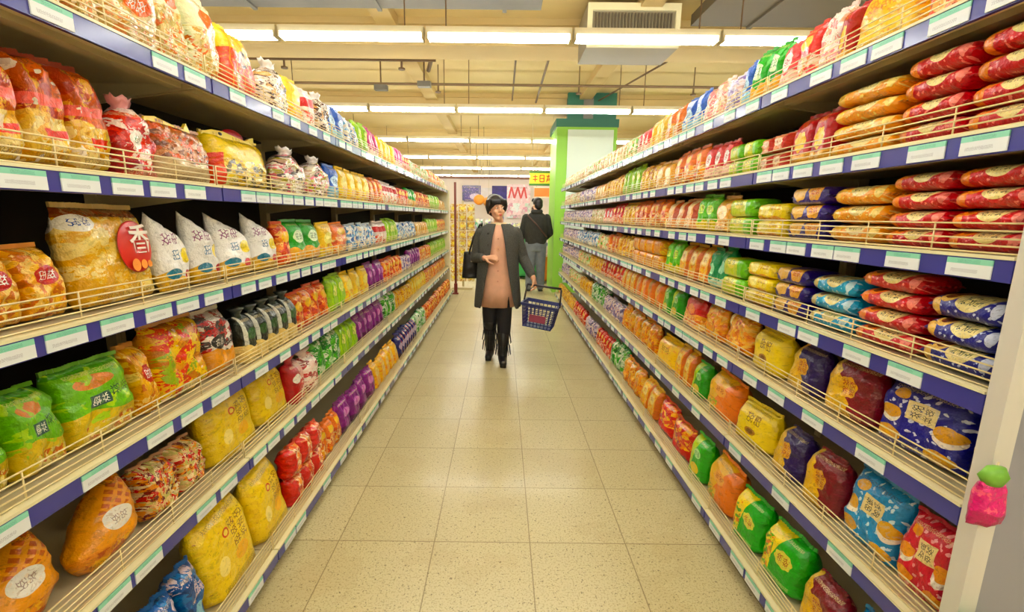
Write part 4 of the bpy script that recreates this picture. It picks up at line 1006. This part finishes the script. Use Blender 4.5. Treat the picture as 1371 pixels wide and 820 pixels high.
# coat: open at the front, collarless
gap = lambda z: .20 + .62*max(0, min(1, (1.33 - z)/.78))
c = MB()
spec = [((0, .02, 1.375), .095, .075, 0), ((0, .018, 1.345), .150, .105, 0), ((0, .012, 1.29), .198, .125, 0), ((0, .008, 1.2), .200, .142, 0), ((0, .006, 1.05), .188, .150, 0), ((0, .004, .88), .198, .165, .02), ((0, .0, .7), .212, .182, .035), ((0, .0, .548), .222, .192, .05)]
c.loft([ring(p, rx, ry, 44, -PI/2 + gap(p[2]), 1.5*PI - gap(p[2]), 8, am) for p, rx, ry, am in spec], False, False)
coat = c.build('coat', M_COAT, wom, True)
sl = coat.modifiers.new('s', 'SOLIDIFY'); sl.thickness = .014; sl.offset = 1
sb = coat.modifiers.new('b', 'SUBSURF'); sb.levels = 1
evaluated(coat)
for nm, P in (('sleeve', [RS, RE, RE*.25 + RW*.75]), ('sleeve', [LS, LE, LE*.2 + LW*.8])):
    q = MB().chain(P, [.068, .058, .046], 14)
    o = remesh(q.build(nm, M_COAT, coat), .007, 3)
q = MB()
for z in (1.29, 1.18, 1.07): q.ball((-.098, -.128, z), .011, .006, .011, 10, 6)
q.build('buttons', plain('horn_button', (40, 34, 30), .3), coat)
# boots with fringe and tights
for (kx, ky, kz), (ax, ay, az), (fx, fy) in (((-.078, -.03, .47), (-.078, .07, .11), (-.09, -.07)), ((.065, -.07, .46), (.055, -.14, .10), (.06, -.285))):
    q = MB().chain([(kx, ky, kz - .08), (ax*.6 + kx*.4, ay*.6 + ky*.4, az*.6 + kz*.4), (ax, ay, az)], [.066, .060, .048], 14)
    q.chain([(ax, ay, az), (ax, ay - .01, .05), (fx, fy, .04)], [.048, .045, .036], 14)
    q.box(fx - .03, fx + .03, fy - .02, ay + .03, .004, .03).box(ax - .025, ax + .025, ay - .01, ay + .04, .002, .05)
    bt = remesh(q.build('boot', M_BLACK, wom), .006, 3)
    f = MB()
    for i in range(16):
        a = 2*PI*i/16
        for zz in (.0, .14):
            t = .28 + zz/.36*.9
            cx, cy, cz = kx + (ax - kx)*t, ky + (ay - ky)*t, kz - .07 + (az - kz)*t*.9
            f.bar((cx + .064*math.cos(a), cy + .064*math.sin(a), cz), (cx + .078*math.cos(a), cy + .078*math.sin(a), cz - .10), .005, 5, .003)
    f.build('fringe', M_BLACK, bt)
    MB().chain([(kx*.95, ky*.2, .80), (kx, ky, kz), (kx*.95 + ax*.05, ky*.7 + ay*.3, kz - .16)], [.092, .076, .066], 14).build('tights', M_TIGHTS, wom, True)
# shoulder bag
bag = empty('shoulder_bag', (WX - .25, WY + .195, .82), 'black slouchy shoulder bag hanging from the shoulder of person in charcoal coat', 'bag')
q = bag_surface(.26, .13, .27, lambda v: 1 - .18*v, lambda v: 1.0 if v < .5 else 1 - .5*(v-.5)/.5, None, 13, 13, .006, 4, 3)
me = q.mesh('bag_body', (M_BLACK,), True); me.transform(Matrix.Rotation(PI*.08, 4, 'Z')); link('bag_body', me, None, bag)
MB().chain([(-.05, -.045, .25), (.0, -.13, .42), (.07, -.235, .548), (.085, -.19, .562), (.075, -.09, .45), (.05, .03, .25)], [.010]*6, 8).build('strap', M_BLACK, bag, True)
MB().box(-.03, .03, -.082, -.07, .17, .2).build('clasp', plain('steel_clasp', (150, 146, 140), .25, metal=1.0), bag)

# --- shopping basket
M_BASK = plain('blue_plastic', (38, 46, 120), .35, .2)
bx = Vector((WX + .402, WY - .175, .398))
bk = empty('shopping_basket', bx, 'navy blue plastic shopping basket held by person in charcoal coat', 'basket', rz=math.radians(-14))
bk.rotation_euler = (0, math.radians(7), math.radians(-16))
m = MB()
TW, TD, BW, BD, BH = .165, .13, .135, .10, .235
def P(u, w, z):  # u,w in -1..1 on the walls
    t = z/BH; return ((BW + (TW-BW)*t)*u, (BD + (TD-BD)*t)*w, z)
for i in range(9):                       # vertical ribs
    u = -1 + .25*i
    for w in (-1, 1): m.bar(P(u, w, 0), P(u, w, BH), .0045, 6)
for i in range(7):
    w = -1 + i/3
    for u in (-1, 1): m.bar(P(u, w, 0), P(u, w, BH), .0045, 6)
for z in (.0, .035, .07, .105, .14, .175, .205):
    c4 = [P(-1, -1, z), P(1, -1, z), P(1, 1, z), P(-1, 1, z)]
    for a, e in zip(c4, c4[1:] + c4[:1]): m.bar(a, e, .0045, 6)
for i in range(7): m.bar(P(-1 + i/3, -1, .0), P(-1 + i/3, 1, .0), .005, 6)
m.box(-.14, .14, -.104, .104, -.004, .004)
m.build('basket_wall', M_BASK, bk)
m = MB()
m.loft([[P(-1.05, -1.06, BH-.03), P(1.05, -1.06, BH-.03), P(1.05, 1.06, BH-.03), P(-1.05, 1.06, BH-.03)], [P(-1.1, -1.12, BH), P(1.1, -1.12, BH), P(1.1, 1.12, BH), P(-1.1, 1.12, BH)], [P(-1.0, -1.0, BH), P(1.0, -1.0, BH), P(1.0, 1.0, BH), P(-1.0, 1.0, BH)], [P(-.98, -.98, BH-.03), P(.98, -.98, BH-.03), P(.98, .98, BH-.03), P(-.98, .98, BH-.03)]], True, False)
m.build('rim', M_BASK, bk)
q = MB().bar((-.178, 0, BH - .02), (-.168, 0, BH + .155), .009, 8).bar((.178, 0, BH - .02), (.168, 0, BH + .155), .009, 8).bar((-.168, 0, BH + .155), (.168, 0, BH + .165), .011, 8)
q.build('handle', plain('handle_grip', (46, 44, 50), .4), bk, True)
MB().box(-.08, .08, -.128, -.117, .06, .13).build('front_plate', plain('plate_red', (150, 60, 90), .4), bk)

# --- the man at the far end, seen from behind
MX, MY = .66, 9.1
man = empty('person', (MX, MY, 0), 'person seen from behind in dark jacket and grey jeans at far aisle end', 'person')
b = MB()
b.chain([(0, 0, .92), (0, 0, 1.1), (0, 0, 1.25), (0, 0, 1.42)], [.14, .13, .14, .12], 14)
for s in (-1, 1): b.chain([(s*.07, 0, 1.43), (s*.18, 0, 1.44)], [.08, .06], 12)
b.chain([(0, .0, 1.45), (0, -.01, 1.58)], [.065, .058], 12)
HM2 = head_mb(b, (.01, .01, 1.67), 1.08, math.radians(205), 0)
for s in (-1, 1):
    b.chain([(s*.09, 0, .92), (s*.10, -.01, .5), (s*.11, .03, .09)], [.10, .066, .042], 12)
    b.chain([(s*.11, .03, .09), (s*.115, .08, .045), (s*.12, .17, .035)], [.042, .04, .03], 10)
AL = [(-.2, 0, 1.43), (-.27, .02, 1.14), (-.285, .12, .93)]; AR = [(.2, 0, 1.43), (.27, .03, 1.14), (.19, .2, 1.02)]
b.chain(AL, [.055, .044, .03], 12); b.chain(AR, [.055, .044, .03], 12)
hand_mb(b, AL[2], (-.05, .25, -1), (1, 0, 0), 1, .5); hand_mb(b, AR[2], (-.6, .7, .0), (0, 0, -1), 1, .6)
remesh(b.build('body', M_SKIN, man), .008, 3)
q = MB(); q.ball((0, .02, .05), .086, .1, .088, 18, 12); q.ball((0, .05, .0), .078, .07, .085, 16, 10)
for i in range(9): q.chain([(-.06 + .015*i, -.05, .10), (-.06 + .015*i, -.085, .07)], [.02, .012], 8)
me = q.mesh('hair', (M_HAIR,)); me.transform(HM2); remesh(link('hair', me, None, man), .008, 2)
M_JKT = plain('dark_jacket', (44, 44, 40), .8, nscale=20, namp=.2)
q = MB().loft([ring((0, 0, 1.555), .075, .07), ring((0, 0, 1.50), .15, .11), ring((0, 0, 1.44), .225, .14), ring((0, 0, 1.25), .235, .165), ring((0, 0, 1.05), .215, .165, fold=5, amp=.03), ring((0, 0, .93), .20, .16), ring((0, 0, .94), .17, .13)], True, True)
for P3 in (AL, AR): q.chain(P3[:2] + [tuple(Vector(P3[1])*.2 + Vector(P3[2])*.8)], [.078, .066, .052], 12)
jk = remesh(q.build('jacket', M_JKT, man), .009, 4)
MB().loft([ring((0, -.06, 1.50), .10, .05), ring((0, -.075, 1.55), .115, .06), ring((0, -.05, 1.585), .10, .05), ring((0, -.04, 1.57), .07, .03)], True, True).build('hood', M_JKT, jk, True)
MB().chain([(-.17, -.13, 1.47), (0, -.178, 1.3), (.19, -.13, 1.08)], [.014]*3, 8).build('bag_strap', plain('strap_brown', (92, 66, 56), .6), jk)
q = MB()
for s in (-1, 1): q.chain([(s*.085, 0, .95), (s*.10, -.012, .5), (s*.11, .03, .1)], [.125, .092, .078], 14)
q.loft([ring((0, 0, .80), .17, .15), ring((0, 0, .9), .19, .165), ring((0, 0, 1.02), .185, .155)], True, True)
remesh(q.build('jeans', plain('grey_jeans', (120, 128, 138), .8, nscale=12, namp=.12), man), .009, 3)
for s in (-1, 1):
    q = MB().chain([(s*.11, .03, .055), (s*.12, .18, .045)], [.05, .042], 12).box(s*.115 - .045, s*.115 + .045, -.03, .22, .002, .03)
    remesh(q.build('shoe', M_BLACK, man), .008, 2)

# --- a second head beside him, further off
fx, fy = .84, 12.1
fw = empty('person', (fx - .02, fy, 0), 'person in white top half hidden beyond the person in dark jacket', 'person')
b = MB()
b.chain([(0, 0, .88), (0, 0, 1.1), (0, 0, 1.38)], [.13, .12, .11], 14)
for s in (-1, 1):
    b.chain([(s*.06, 0, 1.38), (s*.16, 0, 1.38)], [.07, .055], 12)
    b.chain([(s*.17, 0, 1.38), (s*.22, -.02, 1.1), (s*.18, -.2, .98)], [.05, .04, .028], 10)
    hand_mb(b, (s*.18, -.2, .98), (0, -1, -.1), (0, 0, -1), s, .5)
    b.chain([(s*.08, 0, .88), (s*.085, -.01, .48), (s*.09, .03, .09)], [.09, .06, .04], 12)
    b.chain([(s*.09, .03, .09), (s*.09, -.02, .045), (s*.095, -.12, .035)], [.04, .038, .028], 10)
b.chain([(0, 0, 1.4), (0, -.01, 1.5)], [.055, .05], 12)
HM3 = head_mb(b, (0, -.01, 1.6), 1.0, math.radians(-30), 0)
remesh(b.build('body', M_SKIN, fw), .009, 3)
q = MB(); q.ball((0, .02, .05), .086, .1, .09, 18, 12); q.ball((0, .05, -.03), .082, .07, .11, 16, 10)
me = q.mesh('hair', (plain('brown_hair', (84, 48, 36), .4),)); me.transform(HM3); remesh(link('hair', me, None, fw), .009, 2)
q = MB().loft([ring((0, 0, 1.46), .07, .06), ring((0, 0, 1.40), .18, .11), ring((0, 0, 1.2), .19, .14), ring((0, 0, .8), .2, .16)], True, True)
for s in (-1, 1): q.chain([(s*.17, 0, 1.38), (s*.22, -.02, 1.1), (s*.185, -.16, 1.0)], [.07, .06, .045], 12)
remesh(q.build('top', plain('white_top', (226, 224, 226), .8), fw), .01, 3)
q = MB()
for s in (-1, 1): q.chain([(s*.08, 0, .88), (s*.085, -.01, .48), (s*.09, .03, .1)], [.11, .085, .07], 12)
remesh(q.build('trousers', plain('dark_trousers', (60, 58, 70), .8), fw), .01, 3)
# ------------------------------------------------------------------ beyond the aisle
# red post and rack at the far end of the snack-bag run
o = empty('corner_post', (-.86, 8.68, 0), 'dark red corner post at the far end of the snack bag shelving', 'post')
MB().box(-.02, .02, -.02, .02, .02, 2.05).build('shaft', plain('maroon_paint', (120, 50, 36), .4), o)
MB().box(-.07, .05, -.05, .05, 0, .02).box(-.03, .03, -.03, .03, .02, .2).build('foot_plate', plain('maroon_foot', (130, 40, 36), .4), o)
o = empty('end_panel', (-1.2, 8.62, 0), 'cream end panel closing the far end of the snack bag shelving', 'end panel')
MB().box(-.24, .24, 0, .03, 0, 1.9).build('panel', M_CREAM, o)
rk = empty('clip_rack', (-.78, 9.35, 0), 'tall wire rack of hanging yellow packets behind the far shelf end', 'rack')
MB().box(-.02, .02, .03, .05, .04, 1.75).box(-.2, .2, -.15, .17, 0, .04).build('stand', M_STEEL, rk)
m = MB()
for i in range(9): m.bar((-.22, .02, .32 + .17*i), (.22, .02, .32 + .17*i), .005, 6)
m.build('hook_bars', M_WIRE, rk)
MP = printed('packet', (232, 206, 130), [('cells', 4, [(240, 224, 170), (226, 186, 90), (246, 236, 200), (206, 150, 70)]), ('ell', .5, .5, .3, .2, (240, 220, 110))])
mp = bag_surface(.15, .05, .155, one, tz_pouch, seed=3).mesh('film_body', (MP,), True)
for i in range(9):
    for j in range(3):
        o = link('snack_packet', mp, None, None, (-.78 - .165 + .165*j, 9.30 + .0*i, .16 + .17*i))
        tag(o, 'small yellow packet in row %s up, %s across, on the wire rack' % (ordn(i), ordn(j)), 'packet', 'packets on the wire rack')

def panel(name, x0, x1, z0, z1, y, mat, label, cat, t=.03):
    o = MB().box(x0, x1, y, y + t, z0, z1).build(name, mat)
    return tag(o, label, cat)
def at(px, py, Y):
    """point at distance Y seen at photo pixel (px, py)"""
    D = Y
    for _ in range(3):
        z = HC - (py - 290) * CT * D / FPX
        D = Y*CT + (HC - z)*ST
    return (px - XV)*D/FPX, z
def pxpanel(name, px0, py0, px1, py1, Y, mat, label, cat):
    x0, z1 = at(px0, py0, Y); x1, z0 = at(px1, py1, Y)
    return panel(name, x0, x1, z0, z1, Y, mat, label, cat)
BY = 15.0
# partition with posters
struct('partition_wall', MB().box(-2.2, 3.2, BY + .1, BY + .2, 0, 2.6), plain('partition', (236, 222, 214), .7))
struct('partition_trim', MB().box(-2.2, 3.2, BY + .05, BY + .22, 2.6, 2.68), plain('trim_brown', (150, 110, 96), .6))
PUR = printed('poster_purple', (70, 50, 130), [('blot', 6, .55, (40, 30, 90)), ('ell', .7, .3, .3, .2, (214, 200, 226)), ('dots', 6, .14, (190, 150, 200))], wr=0)
pxpanel('poster', 617, 249, 642, 270, BY + .03, PUR, 'purple poster at left of the far partition above orange display', 'poster')
pxpanel('poster', 657, 249, 677, 272, BY + .03, plain('poster_violet', (56, 40, 130), .5, nscale=8, namp=.3), 'deep violet poster on far partition behind head of person in coat', 'poster')
pxpanel('poster', 642, 252, 657, 264, BY + .03, plain('poster_pale', (226, 220, 226), .5, nscale=8, namp=.1), 'pale small poster between two purple posters on far partition', 'poster')
pk = empty('poster', (*([at(692, 292, BY + .03)[0], BY + .03, at(692, 292, BY + .03)[1]]),), 'big pale pink poster with red zigzag letters on the far partition', 'poster')
x0, z1 = at(677, 247, BY + .03); x1, z0 = at(708, 292, BY + .03); cx = pk.location.x; cz = pk.location.z
MB().box(x0 - cx, x1 - cx, 0, .03, 0, z1 - cz).build('sheet', printed('poster_pink', (246, 214, 220), [('cells', 5, 0, 1, 0, .45, [(246, 214, 220), (236, 240, 240), (226, 170, 190), (214, 226, 214)]), ('blot', 5, .58, (250, 236, 238))], wr=0), pk)
q = MB()
zt, zb = z1 - cz - .08, z1 - cz - .42
for a, e in (((x0 - cx + .06, zb), (x0 - cx + .14, zt)), ((x0 - cx + .14, zt), (x0 - cx + .24, zb)), ((x0 - cx + .24, zb), (x0 - cx + .34, zt)), ((x0 - cx + .34, zt), (x0 - cx + .44, zb)), ((x0 - cx + .44, zb), (x0 - cx + .54, zt)), ((x0 - cx + .54, zt), (x0 - cx + .62, zb))):
    q.bar((a[0], -.012, a[1]), (e[0], -.012, e[1]), .028, 6)
q.build('lettering', plain('letter_red', (226, 90, 90), .5), pk)
o = empty('sign', (*([at(726, 257, 13.5)[0], 13.5, at(726, 263, 13.5)[1]]),), 'orange rectangular sign board beneath the yellow hanging sign', 'sign')
MB().box(-.26, .26, 0, .03, 0, .24).build('board', plain('sign_orange', (238, 120, 40), .5), o)
MB().box(-.28, .28, -.005, .035, -.02, 0).box(-.28, .28, -.005, .035, .24, .26).build('border', plain('sign_border', (250, 220, 190), .5), o)
MB().box(-.01, .01, .03, .05, -2.2, 0).build('pole', M_STEEL, o) if False else None
for dx in (-.2, .2): MB().bar((dx, .015, .26), (dx, .015, CZ - o.location.z), .005).build('hanger_wire', M_STEEL, o)
# yellow hanging sign
sx, sz = at(723.5, 248, 10.6)
ys = empty('hanging_sign', (sx, 10.6, sz), 'yellow hanging sign with green borders and red characters beside the column', 'sign')
MB().box(-.27, .27, 0, .05, .04, .27).build('board', plain('sign_yellow', (250, 226, 50), .4), ys)
MB().box(-.28, .28, -.01, .06, 0, .04).box(-.28, .28, -.01, .06, .27, .30).build('border', plain('sign_green', (70, 130, 40), .4), ys)
q = MB()
for cxx, sts in ((-.15, [(-.05, .19, .05, .19), (0, .23, 0, .08), (-.05, .13, .05, .13)]), (0.0, [(-.045, .22, -.045, .08), (-.045, .22, .045, .22), (.045, .22, .045, .08), (-.045, .15, .045, .15), (-.045, .08, .045, .08)]), (.15, [(-.05, .2, .05, .2), (0, .23, -.05, .08), (0, .16, .05, .08), (-.04, .12, .04, .12)])):
    for a, b2, c2, d2 in sts: q.bar((cxx + a, -.004, b2), (cxx + c2, -.004, d2), .009, 6)
q.build('lettering', plain('sign_red', (226, 60, 30), .4), ys)
for dx in (-.22, .22): MB().bar((dx, .025, .30), (dx, .025, CZ - sz), .005).build('hanger_wire', M_STEEL, ys)
# promotion stands before the partition
def crate_stack(px, py, w, h, Y, colr, label, seed, n=6):
    x, z = at(px, py, Y)
    o = empty('display_bin', (x, Y, 0), label, 'display bin')
    mm = plain('bin_' + str(seed), colr, .5)
    MB().box(-w/2, w/2, 0, .02, .05, h).box(-w/2, w/2, .48, .5, .05, h).box(-w/2, -w/2 + .02, .02, .48, .05, h).box(w/2 - .02, w/2, .02, .48, .05, h).box(-w/2, w/2, 0, .5, .05, .08).build('bin_wall', mm, o)
    MB().box(-w/2 - .01, w/2 + .01, -.01, .51, h, h + .03).box(-w/2 + .03, w/2 - .03, .03, .47, h - .06, h - .01).build('rim', mm, o)
    q = MB()
    for i in (-1, 1):
        for y in (.05, .45): q.box(i*(w/2 - .05) - .03, i*(w/2 - .05) + .03, y - .03, y + .03, 0, .05)
    q.build('feet', M_KICK, o)
    return o
crate_stack(712, 380, .62, .42, 10.9, (60, 170, 90), 'low green display bin beside far person in dark jacket', 1)
crate_stack(735, 380, .35, .55, 10.2, (232, 140, 50), 'orange display bin at the foot of the green column', 2)
crate_stack(690, 340, .55, .95, 12.3, (90, 190, 120), 'tall green display bin behind person in charcoal coat', 3)
crate_stack(640, 330, .7, 1.05, 12.6, (226, 214, 222), 'pale pink display bin behind the clip rack', 4)
crate_stack(668, 330, .3, 1.25, 13.2, (70, 70, 150), 'tall blue display bin in the middle of the far end', 5)
balls = [('orange_bag', (244, 150, 40), 640, 268, 'round orange parcel hanging under the purple poster'), ('orange_bag', (240, 170, 70), 650, 271, 'smaller orange parcel beside the round orange parcel')]
PY = {640: 14.2, 650: 14.6}
for nm, c, px, py, lab in balls:
    x, z = at(px, py, PY[px])
    o = empty('hanging_parcel', (x + .06*(px > 645), PY[px], z), lab, 'parcel')
    q = bag_surface(.34, .2, .3, lambda v: math.sqrt(max(.08, 1 - (2*v-1)**2)), tz_pouch, seed=px).mesh('film_body', (plain('parcel_%d' % px, c, .4),), True); q.transform(Matrix.Translation((0, 0, -.15))); link('film_body', q, None, o)
    MB().bar((0, 0, .12), (0, 0, CZ - z), .004).build('hanger_wire', M_STEEL, o)
PK = printed('goods', (230, 226, 220), [('cells', 3, [(230, 226, 220), (214, 190, 200), (120, 190, 150), (240, 230, 180), (120, 110, 170)])])
mp2 = bag_surface(.22, .12, .3, one, tz_gusset, seed=9).mesh('film_body', (PK,), True)
kx = 0
for (px, top, Y, nn, wd2, words) in ((640, 1.08, 12.6, 3, .7, 'pale pink bin'), (690, .98, 12.3, 2, .55, 'tall green bin'), (668, 1.28, 13.2, 1, .3, 'tall blue bin'), (712, .45, 10.9, 2, .62, 'low green bin'), (735, .58, 10.2, 1, .35, 'orange bin')):
    x, z = at(px, 340, Y)
    for i in range(nn):
        o = link('goods_pouch', mp2, None, None, (x + (i - (nn - 1)/2)*.24, Y + .25, top + .004))
        tag(o, 'patchwork printed pouch, %s along, standing in the %s' % (ordn(i), words), 'pouch', 'pouches in the display bins')
# things at the near end of the biscuit run
hb = empty('hanging_bag', (.992, .852, .845), 'pink sweets bag with green top hanging on the pale end post', 'sweets bag')
q = bag_surface(.12, .06, .15, lambda v: 1 - .3*v, tz_pouch, seed=5)
q.mesh('film_body', (), True); link('film_body', q.mesh('film_body', (printed('pinkbag', (222, 40, 120), [('blot', 6, .58, (244, 130, 150)), ('wave', .3, .05, 7, (190, 20, 90))]),), True), None, hb)
MB().loft([ring((0, 0, .14), .03, .02, 14), ring((0, 0, .17), .045, .02, 14, fold=5, amp=.2), ring((0, 0, .2), .03, .015, 14)], True, True).build('bow', plain('bow_green', (120, 180, 60), .4), hb, True)
MB().bar((0, 0, .17), (.04, .03, .2), .003).build('hook', M_STEEL, hb)
hb.scale = (.62, .62, .62)
gc = empty('shelf_card', (1.0, .852, .545), 'bright green card clipped to the foot of the end post', 'card')
MB().box(-.05, .06, 0, .004, 0, .07).build('card_face', plain('card_green', (90, 190, 40), .5), gc)
MB().box(-.015, .015, .004, .024, .03, .04).build('clip', M_STEEL, gc)
